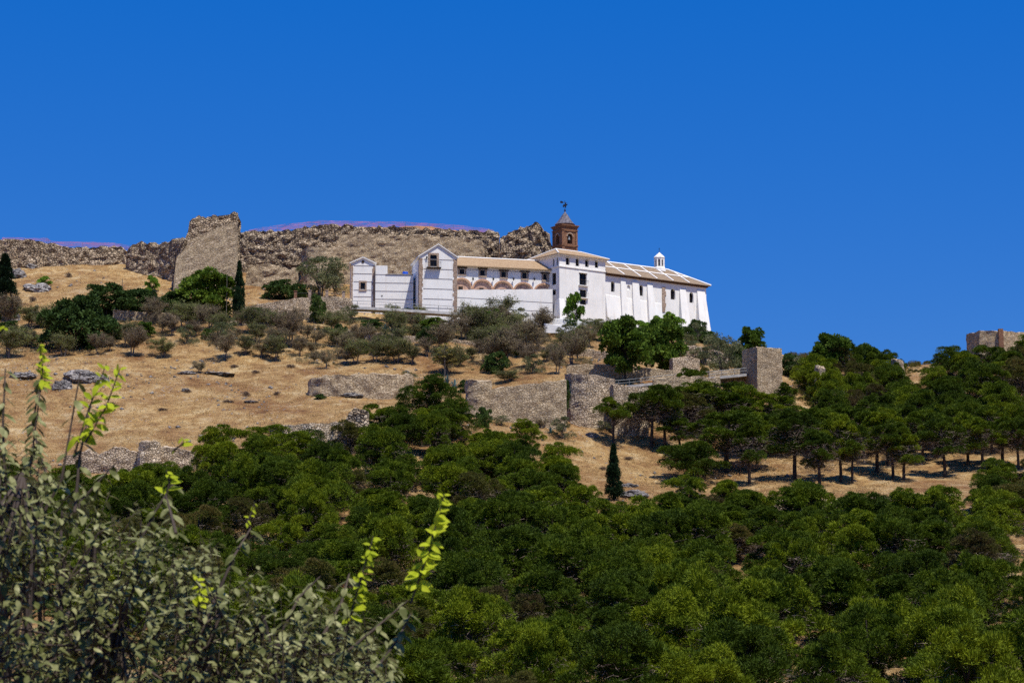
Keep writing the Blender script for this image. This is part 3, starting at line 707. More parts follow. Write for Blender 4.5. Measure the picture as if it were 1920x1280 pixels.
# ---- gallery wing ---------------------------------------------------------
gl = Frame('arcaded_wing', 850, 548, 367.5, 15.5, 'long low white wing with round arches and tiled roof between the tall house and church', 'monastery wing')
def gallery():
    g = gl.root; X1 = gl.L(1040, 520)[0]; z1 = (gl.L(857, 498.5)[1] + gl.L(1032, 507)[1])/2
    holes = []; wins = []
    for a, b, t_, bt in [(861.5, 871, 503, 513.5), (900.5, 909.5, 505, 517), (940, 949, 508.5, 520), (979.5, 988, 510.5, 522.5), (1018.5, 1026, 513.5, 525)]:
        w = rect(gl.L(a, t_)[0], gl.L(b, t_)[0], gl.L((a+b)/2, bt)[1], gl.L((a+b)/2, t_)[1]); holes.append(w); wins.append(w)
    arcs = []
    cen = [(866, 523.5), (905, 526), (943.5, 528.5), (981.5, 531.5), (1019.5, 533.5)]
    for cx, t_ in cen:
        l, r = gl.L(cx-17, t_)[0], gl.L(cx+17, t_)[0]; zt2 = gl.L(cx, t_)[1]; rr = (r-l)/2; zs = zt2-rr*.98
        n = 12; zb = zs-.02; pts = [(l, -1.2), (r, -1.2)] + [((l+r)/2+rr*math.cos(math.pi*i/n), zs+rr*.98*math.sin(math.pi*i/n)) for i in range(n+1)]
        arcs.append((l, r, zs, rr, pts)); holes.append(pts)
    mb = MB(); face_holes(mb, rect(0, X1, -3, z1), holes, 0, .55)
    D = 7.0; mb.add([(0, 0, -3), (0, D, -3), (0, D, z1), (0, 0, z1), (X1, 0, -3), (X1, D, -3), (X1, D, z1), (X1, 0, z1)], [(0, 1, 2, 3), (4, 7, 6, 5), (1, 5, 6, 2)])
    mb.build('wall', M['white'], g)
    for l, r, zs, rr, pts in arcs: MB().box(l-.05, r+.05, .30, .36, -1.5, zs+rr+.1).build('arch_infill', M['pinkwall'], g)
    for h in wins:
        window(gl, h, .38, g)
        mb = MB(); x0, x2, z0, z2 = h[0][0], h[1][0], h[0][1], h[2][1]
        mb.box(x0-.5, x2+.5, -.10, -.003, z2+.01, z2+.28); mb.build('lintel', M['shutter'], g)
        MB().box(x0-.33, x0-.01, -.05, -.003, z0, z2+.005).build('jamb', M['quoin'], g); MB().box(x2+.01, x2+.33, -.05, -.003, z0, z2+.005).build('jamb', M['quoin'], g)
        mb = MB(); mb.box(x0-.3, x2+.3, -.14, -.003, z0-.32, z0-.01); mb.build('sill', M['quoin'], g)
    for l, r, zs, rr, pts in arcs:
        n = 14; mb = MB(); cx = (l+r)/2
        for i in range(n):
            q = []
            for ra, k in ((rr, i), (rr+.3, i), (rr+.3, i+1), (rr, i+1)): t = math.pi*k/n; q.append((cx+ra*math.cos(t), zs+ra*.98*math.sin(t)))
            mb.hex8([(a, -.09, z) for a, z in q], [(a, -.003, z) for a, z in q])
        mb.build('archivolt', M['archbrick'], g)
        MB().box(l-.36, l-.002, -.12, -.003, -2.5, zs-.002).build('pier', M['quoin'], g)
        MB().box(cx-.55, cx+.25, .22, .295, -1.2, zs+rr*.22).build('door', M['shutter'], g)
    mb = MB(); zz = gl.L(857, 515)[1]
    for zc in (z1-.55,):
        mb.box(0, X1, -.03, -.002, zc-.05, zc+.05)
    mb.build('band', M['band'], g)
    for cx in (886, 924, 962, 1001):
        a, b = gl.L(cx, 524.5); mb = MB(); mb.tube([(a, -.0, b-.2), (a, -.35, b-.15)], .03, 5); mb.lathe([(.08, b-.15), (.16, b-.05), (.18, b+.25), (.10, b+.38), (.03, b+.45)], 6, a, -.4); mb.build('lamp', M['iron'], g)
    zr = z1+2.35; o = -.75
    A = [(-.1, o, z1+.05), (X1, o, z1+.05), (X1, D/2, zr), (-.1, D/2, zr), (X1, D-o, z1+.05), (-.1, D-o, z1+.05)]
    mb = MB(); mb.add(A, [(0, 1, 2, 3), (3, 2, 4, 5)]); mb.add([(a, b, z-.18) for a, b, z in A], [(3, 2, 1, 0), (5, 4, 2, 3)])
    mb.box(-.1, X1, o, o+.02, z1-.12, z1+.05)
    rf = mb.build('roof', M['tile'], g)
    MB().tube([(-.1, D/2, zr+.02), (X1, D/2, zr+.02)], .16, 6).build('ridge', M['white'], rf)
gallery()

# ---- tall gabled house ------------------------------------------------------
def gable_house(name, fr, pxl, pxr, py_eave, px_ap, py_ap, depth, base, bands, label_, win, winframe, roofm, side_win=None, both=True, side=True):
    g = fr.root; x0 = 0; x1_ = fr.L(pxr, py_eave)[0]; ze = fr.L(pxl, py_eave)[1]; xa, za = fr.L(px_ap, py_ap); xa = (x0+x1_)/2
    mb = MB(); out = [(x0, base), (x1_, base), (x1_, ze), (xa, za), (x0, ze)]
    face_holes(mb, out, [win], 0, .3)
    mb.add([(x1_, 0, base), (x1_, depth, base), (x1_, depth, ze), (x1_, 0, ze)], [(0, 1, 2, 3)])
    s0 = len(mb.v); face_holes(mb, rect(0, depth, base, ze), side_win or [], 0, .3); face_map(mb, s0, side_transform(0))
    mb.add([(x0, depth, base), (x1_, depth, base), (x1_, depth, ze), (xa, depth, za), (x0, depth, ze)], [(0, 1, 2, 3, 4)])
    mb.build('wall', M['white'], g)
    o = .28; sl_ = (za-ze)/(xa-x0); th = .22
    A = [(x0-o, ze-sl_*o), (xa, za), (x1_+o, ze-sl_*o)]
    mb = MB(); mb.add([(A[0][0], -.3, A[0][1]+th), (A[1][0], -.3, A[1][1]+th), (A[2][0], -.3, A[2][1]+th), (A[0][0], depth+.2, A[0][1]+th), (A[1][0], depth+.2, A[1][1]+th), (A[2][0], depth+.2, A[2][1]+th)], [(0, 1, 4, 3), (1, 2, 5, 4)])
    rf = mb.build('roof', roofm, g)
    mb = MB(); mb.prism([A[0], A[1], A[2], (A[2][0], A[2][1]+th-.01), (A[1][0], A[1][1]+th-.01), (A[0][0], A[0][1]+th-.01)], -.28, .0-.004)
    mb.box(A[0][0], x0-.003, .0, depth, A[0][1]+.0, A[0][1]+th-.02); mb.build('verge', M['white'], rf)
    qw = (x1_-x0)*.10
    quoin(x0-.03, qw, -.05, -.003, base, ze-.35, g, 1); quoin(x1_+.03, qw*1.05, -.05, -.003, base, ze-.35, g, 2, -1)
    if both:
        mb = MB(); rr = random.Random(5); z = base
        while z < ze-.4: h = rr.uniform(.35, .6); mb.box(-.05, -.003, -.05, rr.uniform(.6, 1.0), z, min(z+h, ze-.35)-.004); z += h
        mb.build('quoin', M['quoin'], g)
    for zb_ in bands:
        mb = MB(); mb.box(x0+qw*1.15, x1_-qw*1.2, -.035, -.002, zb_-.055, zb_+.055); mb.build('band', M['band'], g)
    window(fr, win, .24, g)
    wx0, wx1, wz0, wz1 = win[0][0], win[1][0], win[0][1], win[2][1]; f = winframe
    mb = MB(); mb.box(wx0-f, wx0-.004, -.06, -.003, wz0-.1, wz1+f); mb.box(wx1+.004, wx1+f, -.06, -.003, wz0-.1, wz1+f); mb.box(wx0-.004, wx1+.004, -.06, -.003, wz1+.004, wz1+f); mb.box(wx0-f, wx1+f, -.12, -.003, wz0-.35, wz0-.104)
    mb.build('surround', M['quoin'], g)
    if side_win:
        for h in side_win:
            ow = window(fr, h, .22, g)
            for q in [ow] + [k for k in bpy.data.objects if k.parent == ow]:
                for v in q.data.vertices: v.co = (v.co.y, v.co.x, v.co.z)
    return g, x1_, ze
th_ = Frame('gabled_house', 785.5, 590, 362, 11, 'tall narrow white gabled house with one balconied upper window', 'house', 'white houses on the hill')
bl = [th_.L(800, y)[1] for y in (486, 504, 522, 541, 560, 577)]
wn_ = rect(th_.L(806.5, 490)[0], th_.L(819, 490)[0], th_.L(812, 499.5)[1], th_.L(812, 478)[1])
swy0, swy1 = th_.Lside(774.2, 505)[0], th_.Lside(769.5, 505)[0]
g, tx1, tze = gable_house('h', th_, 785.5, 857, 480.5, 812.5, 458.5, 9.5, -4, bl, '', wn_, .38, M['tile'],
    side_win=[rect(min(swy0, swy1), min(max(swy0, swy1), 8.9), th_.Lside(771, 516)[1], th_.Lside(771, 500)[1])])
mb = MB(); x0, x2, z0 = wn_[0][0], wn_[1][0], wn_[0][1]; mb.box(x0-.7, x2+.75, -.75, -.004, z0-.35, z0-.2); bo = mb.build('balcony', M['shutter'], g)
mb = MB(); zt2 = z0+.75
for k in range(14): xx = x0-.65+(x2-x0+1.35)*k/13; mb.box(xx-.012, xx+.012, -.73, -.71, z0-.2, zt2)
mb.box(x0-.68, x2+.73, -.74, -.70, zt2, zt2+.05)
for xx in (x0-.67, x2+.70): mb.box(xx-.015, xx+.015, -.70, -.01, zt2, zt2+.04)
mb.build('railing', M['iron'], bo)
a, b = th_.L(800, 483); MB().lathe([(.05, b-.2), (.14, b-.1), (.15, b+.15), (.04, b+.25)], 6, a, -.2).build('lamp', M['iron'], g)

# small gabled house and the wall linking it
sh_ = Frame('gabled_house', 657.5, 570, 366, 6, 'small white gabled house at the left end of the white buildings', 'house', 'white houses on the hill')
bl = [sh_.L(670, y)[1] for y in (498, 513, 528, 543.5, 556)]
wn2 = rect(sh_.L(676, 530)[0], sh_.L(684.5, 530)[0], sh_.L(680, 542.5)[1], sh_.L(680, 529.5)[1])
g2, sx1, sze = gable_house('s', sh_, 657.5, 703, 493, 680.5, 483.5, 7, -4, bl, '', wn2, .3, M['white'])
a, b = sh_.L(680.5, 490.5); mb = MB(); mb.lathe([(.28, 0), (.28, .06)], 12)
mb.v = [(a+v[0], -.07+v[2], b+v[1]) for v in mb.v]; mb.build('round_vent', M['shutter'], g2)
lw = Frame('link_building', 703.5, 572, 365.4, 5, 'flat-topped white building joining the small and tall gabled houses', 'house', 'white houses on the hill')
def linkb():
    g = lw.root; xa = lw.L(726.5, 500)[0]; xb = lw.L(775, 520)[0]; za = lw.L(710, 497.8)[1]; zb = lw.L(750, 515)[1]
    mb = MB(); nh = rect(lw.L(714.5, 553)[0], lw.L(717.5, 553)[0], lw.L(716, 557)[1], lw.L(716, 553)[1])
    face_holes(mb, [(.003, -4), (xb, -4), (xb, zb), (xa, zb), (xa, za), (.003, za)], [nh], 0, .3)
    mb.box(.003, xa, .3, 5, -4, za-.003); mb.box(xa+.003, xb, .3, 5, -4, zb-.006); mb.box(.003, xa, .001, .297, za-.3, za-.001)
    mb.add([(xa, 0, zb), (xb, 0, zb), (xb, .3, zb), (xa, .3, zb)], [(0, 1, 2, 3)])
    mb.build('wall', M['white'], g)
    for y in (515, 530.5, 546, 561):
        z = lw.L(740, y)[1]; MB().box(.01, xb, -.035, -.002, z-.055, z+.055).build('band', M['band'], g)
    MB().box(xa-.3, xb, -.12, .4, zb+.003, zb+.12).build('coping', M['concrete'], g)
linkb()
# terrace wall in front of the arcade
tf = Frame('terrace_wall', 857.5, 590, 363.8, 20, 'long blank white terrace wall below the row of arches', 'wall')
def terr():
    g = tf.root; x1_ = tf.L(1036, 545)[0]; z1, z2 = tf.L(860, 543.5)[1], tf.L(1033, 541.8)[1]
    n = 24; mb = MB(); top = [(x1_*i/n, z1+(z2-z1)*i/n+.03*math.sin(i*2.1)) for i in range(n, -1, -1)]
    mb.prism([(0.0, -4), (x1_, -4)] + top, 0, .45); mb.build('wall', M['white'], g)
    for y in (560, 577): z = tf.L(900, y)[1]; MB().box(0, x1_, -.03, -.002, z-.04, z+.04).build('band', M['band'], g)
    mb = MB(); mb.box(0, x1_, .46, 9, z1-1.5, z1-1.35); mb.build('terrace_floor', M['concrete'], g)
terr()
# blue tank on the flat roof
p = at(760, 513.5, 368.5); mb = MB(); mb.lathe([(.50, 0), (.54, .1), (.54, .85), (.48, 1.0), (.2, 1.05)], 14)
o = mb.build('water_tank', M['blue'], None, smooth=True); o.location = (p.x, p.y, lw.o.z + lw.L(750, 515)[1] + 0.0); tag(o, 'round blue plastic water tank on the flat roof beside the tall house', 'water tank')
# reddish bank behind the flat roof comes from the hillside

# path with railing in front of the houses
def path_rail():
    pts = [(640, 357, 574), (700, 356.8, 576), (784, 356.5, 581), (860, 356.5, 586), (950, 356.3, 597), (1040, 356, 610)]
    g = empty('metal_railing', at(640, 574, 357), 0, 'long grey metal railing sloping along the ramp below the white houses', 'railing')
    inv = Matrix.Translation(-Vector(g.location)); P = []
    for i in range(len(pts)-1):
        for k in range(4): t = k/4; P.append(at(*[pts[i][0]*(1-t)+pts[i+1][0]*t, pts[i][2]*(1-t)+pts[i+1][2]*t, pts[i][1]*(1-t)+pts[i+1][1]*t]))
    P.append(at(pts[-1][0], pts[-1][2], pts[-1][1]))
    up = Vector((0, 0, 1))
    o = MB().tube([q+up*1.05 for q in P], .045, 6).build('top_rail', M['steel'], g); o.matrix_parent_inverse = inv
    o = MB().tube([q+up*.55 for q in P], .035, 6).build('lower_rail', M['steel'], g); o.matrix_parent_inverse = inv
    for q in P[::2]: o = MB().tube([q-up*.2, q+up*1.05], .05, 6).build('post', M['steel'], g); o.matrix_parent_inverse = inv
    mb = MB()
    for a, b in zip(P[:-1], P[1:]):
        mb.hex8([a+Vector((0, -.2, 0)), b+Vector((0, -.2, 0)), b+Vector((0, 2.6, 0)), a+Vector((0, 2.6, 0))], [a+Vector((0, -.3, -.5)), b+Vector((0, -.3, -.5)), b+Vector((0, 2.6, -.5)), a+Vector((0, 2.6, -.5))])
    o = mb.build('ramp', M['concrete'], None); tag(o, kind='structure'); o.name = 'path'
path_rail()
stone_wall('low_white_wall', [(1036, 354, 598), (1055, 354, 597), (1078, 354.5, 600), (1100, 355, 606)], .5, M['white'], 'short low white wall at the foot of the church entrance block', 'low wall', rag=.0, amp=.03, base=zt(613, 354))
stone_wall('low_white_wall', [(1020, 352, 607), (1060, 352, 611), (1110, 352, 617)], .5, M['white'], 'sloping low white wall below the entrance block, nearer the fig trees', 'low wall', rag=.0, amp=.03, base=zt(624, 352))

# ------------------------------------------------------------ terrace and defence walls
stone_wall('terrace_wall', [(212, 352, 579), (240, 351, 583), (300, 350, 586), (330, 350, 590)], .9, M['wallstone'], 'stone terrace wall below the dark bushes at the left', 'stone wall', rag=.15, amp=.12)
stone_wall('terrace_wall', [(330, 350, 592), (345, 350, 583), (385, 350, 577), (395, 350, 578)], 1.2, M['rubble'], 'rough dark stone wall stub behind the bare trees left of the cypress', 'stone wall', rag=.4, amp=.3)
stone_wall('terrace_wall', [(390, 349, 597), (440, 348, 601), (500, 347.5, 607), (560, 347, 614)], .8, M['lightstone'], 'pale stone terrace wall running under the slim cypress', 'stone wall', rag=.1, amp=.12)
stone_wall('terrace_wall', [(448, 358, 578), (475, 357, 572), (520, 356, 565), (556, 356, 560)], .8, M['lightstone'], 'light stone wall climbing right from the foot of the slim cypress', 'stone wall', rag=.1, amp=.12)
stone_wall('terrace_wall', [(556, 356.5, 559), (600, 356.5, 556), (660, 356.5, 559)], .9, M['lightstone'], 'high light stone retaining wall left of the small gabled house', 'stone wall', rag=.08, amp=.15)
bal = empty('balustrade', at(556, 558, 356.8), 0, 'row of short brick posts with a rail on the retaining wall', 'balustrade'); inv = Matrix.Translation(-Vector(bal.location))
for px, py, m_ in [(554, 556, 'brick'), (581, 555, 'quoin'), (613, 555, 'quoin'), (644, 557, 'quoin')]:
    q = at(px, py, 356.9); o = MB().box(q.x-.25, q.x+.25, q.y-.25, q.y+.25, q.z-.3, q.z+.95).box(q.x-.31, q.x+.31, q.y-.31, q.y+.31, q.z+.953, q.z+1.08).build('post', M[m_], bal); o.matrix_parent_inverse = inv
a, b, c3 = at(554, 556, 356.9), at(613, 555, 356.9), at(644, 557, 356.9)
o = MB().tube([a+Vector((0, 0, .6)), b+Vector((0, 0, .6)), c3+Vector((0, 0, .6))], .04, 5).build('rail', M['iron'], bal); o.matrix_parent_inverse = inv
stone_wall('garden_edge_wall', [(640, 343, 618), (740, 341, 627), (850, 339, 637), (960, 337, 646), (1060, 336, 655), (1115, 336, 655)], .6, M['lightstone'], 'long thin low stone wall crossing the shrubby terrace under the houses', 'stone wall', rag=.08, amp=.08)
stone_wall('garden_edge_wall', [(1110, 334, 657), (1150, 333, 660), (1180, 333, 664)], .8, M['lightstone'], 'short pale stone wall behind the trunk of the largest dark tree', 'stone wall', rag=.1, amp=.1)
stone_wall('curved_stone_wall', [(577, 301, 716), (581, 299.5, 709), (600, 298.5, 705), (640, 298, 702), (700, 298, 700), (745, 298.5, 702), (775, 300, 704)], 1.3, M['wallstone'], 'low curved coursed stone wall with a gap alone in the dry field', 'stone wall', rag=.25, amp=.2, step=.35)
stone_wall('ruined_wall', [(120, 254.5, 852), (170, 254, 846), (240, 253.5, 841), (262, 253.4, 839)], 1.1, M['lightstone'], 'broken pale stone wall at the foot of the dry field behind the foreground leaves', 'stone wall', rag=.7, amp=.2, step=.4)
p = at(280, 850, 252.5); stone_tower('ruined_turret', circ(p.x, p.y, 1.4, 14), p.z-2.5, zt(829, 252.5), M['lightstone'], 'small rounded stone turret stub at the foot of the dry field', 'stone tower', rag=.25, batter=.06, step=.35)
stone_wall('ruined_wall', [(298, 254, 838), (330, 254, 840), (366, 254, 850)], 1.1, M['lightstone'], 'short pale stone wall just right of the small turret stub', 'stone wall', rag=.3, amp=.2, step=.4)
stone_wall('ruined_wall', [(505, 258, 805), (530, 258, 799), (570, 258, 794), (625, 258, 791), (650, 258, 790)], 1.1, M['lightstone'], 'pale ruined stone wall above the pine tops right of the lower field', 'stone wall', rag=.25, amp=.2, step=.4)
stone_wall('ruined_wall', [(648, 262, 788), (654, 262, 772), (664, 262, 764), (678, 262, 763), (690, 262, 768)], 1.4, M['rubble'], 'leaning dark stone stub at the lower right end of the dry field', 'stone wall', rag=.3, amp=.25, step=.35)
# central defence wall with its round towers
p = at(896, 760, 287); stone_tower('wall_turret', circ(p.x, p.y+2.1, 1.95, 16), p.z-3.5, zt(712, 287), M['wallstone'], 'slender rounded tower at the left end of the central stone wall', 'stone tower', rag=.25, batter=.05, step=.4)
stone_wall('defence_wall', [(916, 288, 731), (940, 288, 727), (980, 288, 721), (1020, 288, 716), (1062, 288, 713)], 1.4, M['wallstone'], 'high straight stone wall between the slender tower and the big round tower', 'stone wall', rag=.15, amp=.15, step=.45)
p = at(1108, 760, 291); stone_tower('round_tower', circ(p.x, p.y+4, 3.7, 26), p.z-3.5, zt(702, 291), M['lightstone'], 'big round fieldstone tower in the middle of the hillside', 'stone tower', rag=.3, batter=.12, step=.45, topf=lambda q: -.10*(q.x-p.x))
stone_wall('defence_wall', [(1150, 290, 722), (1180, 291, 724), (1215, 292, 726)], 1.2, M['lightstone'], 'stretch of stone wall right of the big round tower', 'stone wall', rag=.15, amp=.15, step=.45)
stone_wall('defence_wall', [(1225, 300, 712), (1250, 300, 708), (1300, 301, 706), (1350, 302, 706)], 1.2, M['wallstone'], 'reddish stone wall above the paired umbrella pines', 'stone wall', rag=.25, amp=.2, step=.45)
stone_wall('upper_wall', [(1062, 314, 686), (1100, 314, 683), (1160, 314, 684), (1230, 315, 692), (1262, 315, 694)], 1.0, M['wallstone'], 'stone retaining wall behind the big round tower under the dark tree', 'stone wall', rag=.12, amp=.12, step=.45)
stone_wall('upper_wall', [(1262, 318, 672), (1290, 320, 668), (1312, 322, 674)], 1.0, M['lightstone'], 'light stone wall right of the large dark tree trunk', 'stone wall', rag=.12, amp=.12, step=.45)
stone_wall('upper_wall', [(1275, 338, 650), (1300, 338, 648), (1335, 338, 655), (1365, 338, 663)], 1.0, M['lightstone'], 'pale stepped stone wall under the right end of the church', 'stone wall', rag=.12, amp=.12, step=.45)
stone_wall('upper_wall', [(1330, 318, 700), (1365, 318, 693), (1398, 318, 690)], 1.2, M['wallstone'], 'stone wall running into the square watchtower from the left', 'stone wall', rag=.12, amp=.12, step=.45)
# road with guard rail
def road():
    pts = [(1120, 308, 727), (1180, 309, 722), (1250, 311, 714), (1330, 314, 707), (1400, 316, 700)]
    P = [at(a, c_, b) for a, b, c_ in pts]; mb = MB()
    for a, b in zip(P[:-1], P[1:]): mb.hex8([a, b, b+Vector((0, 4, .1)), a+Vector((0, 4, .1))], [a-Vector((0, 0, .4)), b-Vector((0, 0, .4)), b+Vector((0, 4, -.4)), a+Vector((0, 4, -.4))])
    o = mb.build('path', M['concrete'], None); tag(o, kind='structure')
    g = empty('guard_rail', P[0], 0, 'grey guard rail beside the track under the largest dark tree', 'railing'); inv = Matrix.Translation(-P[0]); u = Vector((0, 0, 1))
    o = MB().tube([q+u*.9 for q in P], .04, 6).build('top_rail', M['steel'], g); o.matrix_parent_inverse = inv
    o = MB().tube([q+u*.45 for q in P], .03, 6).build('lower_rail', M['steel'], g); o.matrix_parent_inverse = inv
    for i in range(len(P)-1):
        for k in range(3): q = P[i].lerp(P[i+1], k/3); o = MB().tube([q, q+u*.9], .035, 5).build('post', M['steel'], g); o.matrix_parent_inverse = inv
road()
# square watchtower
def sqtower():
    a = at(1420, 700, 314); cs, sn = math.cos(R(24)), math.sin(R(24)); S1, S2 = 4.6, 4.6
    poly = [(a.x, a.y), (a.x+cs*S1, a.y+sn*S1), (a.x+cs*S1-sn*S2, a.y+sn*S1+cs*S2), (a.x-sn*S2, a.y+cs*S2)]
    stone_tower('watchtower', poly, zt(735, 314), zt(650, 314), M['wallstone'], 'square stone watchtower on the ridge right of the church', 'stone tower', rag=.2, amp=.12, batter=.03, step=.4)
sqtower()
p = at(1538, 715, 322); stone_tower('ruined_stub', circ(p.x, p.y, .9, 10), p.z-2, zt(688, 322), M['lightstone'], 'narrow stone stub among pines right of the square watchtower', 'castle ruin', rag=.5, step=.35)
p = at(1683, 700, 340); stone_tower('ruined_stub', circ(p.x, p.y, 1.1, 10), p.z-2, zt(675, 340), M['lightstone'], 'weathered stone stub at the skyline dip between pine groups', 'castle ruin', rag=.6, step=.35)
def farruin():
    a = at(1876, 640, 372); poly = [(a.x, a.y), (a.x+9, a.y+6), (a.x+5, a.y+12), (a.x-5, a.y+6), (a.x-3.6, a.y+1.6)]
    r = empty('ruined_tower', a, 0, 'ruined stone tower with a red brick corner at the right edge of the skyline', 'castle ruin'); inv = Matrix.Translation(-a)
    o = stone_tower('wall', poly, zt(668, 372), zt(619, 372), M['wallstone'], '', rag=.35, amp=.2, parent=r); o.matrix_parent_inverse = inv
    mb = MB(); z0 = zt(668, 372); mb.box(a.x-.35, a.x+.5, a.y-.35, a.y+.5, z0, zt(616.5, 372)); o = mb.build('brick_corner', M['brick'], r); o.matrix_parent_inverse = inv
farruin()
# low wall and track at the forest edge on the right
stone_wall('track_wall', [(1440, 247, 939), (1500, 247, 937), (1580, 247, 935), (1680, 247.5, 931), (1790, 248, 926)], .5, M['wallstone'], 'low pale stone edging beside the track below the trunks of the right pines', 'low wall', rag=.05, amp=.06, step=.5)

# ------------------------------------------------------------ vegetation meshes
def cloud(cen, rad, n, size, width, up=.35, shell=.55, seed=0, quad=False, flat=1.0):
    """n leaf faces on each clump; cen (c,3), rad (c,3)"""
    r = np.random.default_rng(seed); cen = np.asarray(cen, float); rad = np.asarray(rad, float)
    if rad.ndim == 1: rad = np.stack([rad]*3, 1)*np.array([1, 1, flat])
    idx = np.repeat(np.arange(len(cen)), n); N = len(idx)
    d = r.normal(size=(N, 3)); d /= np.linalg.norm(d, axis=1)[:, None]
    d[:, 2] = np.where(d[:, 2] < -.45, -d[:, 2], d[:, 2])
    rr = shell + (1-shell)*r.random(N)**.6
    p = cen[idx] + d*rad[idx]*rr[:, None]
    out = d + r.normal(size=(N, 3))*.55 + np.array([0, 0, up]); out /= np.linalg.norm(out, axis=1)[:, None]
    side = np.cross(out, r.normal(size=(N, 3))); side /= np.linalg.norm(side, axis=1)[:, None]
    s = (size*(.65+.7*r.random(N)))[:, None]; w = (width*(.65+.7*r.random(N)))[:, None]
    if quad:
        V = np.stack([p, p+out*s*.5+side*w*.5, p+out*s, p+out*s*.5-side*w*.5], 1).reshape(-1, 3); return V, np.arange(N*4).reshape(N, 4)
    V = np.stack([p-side*w*.5, p+side*w*.5, p+out*s], 1).reshape(-1, 3); return V, np.arange(N*3).reshape(N, 3)
def blades(N, p0, p1, w, seed=0):
    """thin tapering twig blades from p0 to p1 (arrays)"""
    r = np.random.default_rng(seed); d = p1-p0; side = np.cross(d, r.normal(size=d.shape)); side /= np.linalg.norm(side, axis=1)[:, None]+1e-9
    V = np.stack([p0-side*w, p0+side*w, p1], 1).reshape(-1, 3); return V, np.arange(len(p0)*3).reshape(-1, 3)
def proto(name, parts):
    root = bpy.data.objects.new(name, None); root.empty_display_size = .2; kids = []
    for pn, me, m in parts:
        me.materials.append(m); o = bpy.data.objects.new(pn, me); kids.append(o)
    return dict(name=name, kids=kids)
def mbmesh(mb, name):
    me = bpy.data.meshes.new(name); me.from_pydata(mb.v, [], mb.f); me.validate(); me.update(); return me
def limbs(mb, base, cens, r0, seed, frac=.8):
    rr = random.Random(seed)
    for c_ in cens:
        c_ = Vector(c_); z = base[2] + (c_.z-base[2])*rr.uniform(.15, .55); s = Vector((base[0]*.5+rr.uniform(-.05, .05), base[1]*.5, max(base[2]*.9, z*.8)))
        m_ = s.lerp(c_, .5)+Vector((rr.uniform(-.2, .2), rr.uniform(-.2, .2), rr.uniform(-.25, .05)))
        mb.tube([s, m_, s.lerp(c_, frac)], [r0, r0*.6, r0*.25], 4)

def make_pine(seed, H=6.5, RW=3.0, z0=.14, shape='dome', nclump=74, per=230, dry=False, understory=.5, fl=.95):
    r = random.Random(seed); cens = []; rads = []
    cz0 = H*z0; ch_ = H-cz0; nl = max(6, nclump//8); dirs = [(r.uniform(.8, 1.2)) for _ in range(12)]
    for i in range(nl):                    # main boughs, each a billow of smaller clumps
        v = (i+.5)/nl; v = v**.8
        if shape == 'umbrella': prof = math.sqrt(max(0.04, 1-((v-.4)/.62)**2)); v = .35+.65*v
        elif shape == 'tall': prof = (1-.72*v)*(.6+.4*min(1, v*4))
        else: prof = math.sqrt(max(.03, 1-((v-.30)/.72)**2))
        a = i*2.39996+r.uniform(-.5, .5); q = r.uniform(.46, .68)*prof*dirs[i % 12]
        L_ = Vector((q*RW*math.cos(a), q*RW*math.sin(a), cz0+v*ch_*.74)); LR = RW*r.uniform(.36, .50)*(1.08-.25*v)
        for k in range(8):
            b_ = k*2.39996+r.uniform(-.5, .5); w_ = r.uniform(-.35, 1.0); cr = math.sqrt(max(0, 1-w_*w_))
            cens.append((L_.x+LR*.85*cr*math.cos(b_), L_.y+LR*.85*cr*math.sin(b_), L_.z+LR*.8*w_)); rad = LR*r.uniform(.36, .58); rads.append((rad, rad, rad*fl))
    V, Fc = cloud(cens, rads, int(per*1.45), .22, .066, up=.55, shell=.5, seed=seed)
    crown = np_mesh('pine_crown', V, Fc)
    mb = MB(); lean = (r.uniform(-.25, .25), r.uniform(-.2, .2)); top = Vector((lean[0], lean[1], H*.82))
    mb.tube([(0, 0, -.8), (lean[0]*.2, 0, H*.2), (lean[0]*.9+r.uniform(-.12, .12), lean[1]*.5, H*.5), top], [.17, .14, .10, .04], 7)
    limbs(mb, (lean[0], lean[1], H*.42), r.sample(cens, min(22, len(cens))), .055, seed)
    for k in range(int(10*understory)):       # bare lower branches
        a = r.uniform(0, 6.28); z = H*r.uniform(.18, .45); L_ = r.uniform(.6, 1.5); s = Vector((lean[0]*.5, 0, z)); e = s+Vector((math.cos(a)*L_, math.sin(a)*L_, r.uniform(-.3, .3)))
        mb.tube([s, s.lerp(e, .5)+Vector((0, 0, .1)), e], [.03, .02, .006], 3)
        for q in range(3): f = e.lerp(s, r.uniform(0, .5)); mb.tube([f, f+Vector((r.uniform(-.4, .4), r.uniform(-.4, .4), r.uniform(-.25, .15)))], [.012, .004], 3)
    parts = [('trunk', mbmesh(mb, 'pine_trunk'), M['bark']), ('crown', crown, M['pine_dry'] if dry else M['pine'])]
    if understory > .3:
        N = int(1400*understory); g_ = np.random.default_rng(seed+5); a = g_.random(N)*6.283; q = np.sqrt(g_.random(N))*RW*.8; z = cz0+(g_.random(N)*.62-.08)*ch_
        p0 = np.stack([q*np.cos(a), q*np.sin(a), z], 1); V2, F2 = blades(N, p0, p0+g_.normal(size=(N, 3))*np.array([.28, .28, .16]), .016, seed)
        parts.append(('bare_twigs', np_mesh('pine_twigs', V2, F2), M['twig']))  # loose dead twigs scattered through the lower crown
    return proto('pine_tree', parts) | dict(H=H, W=2*RW)
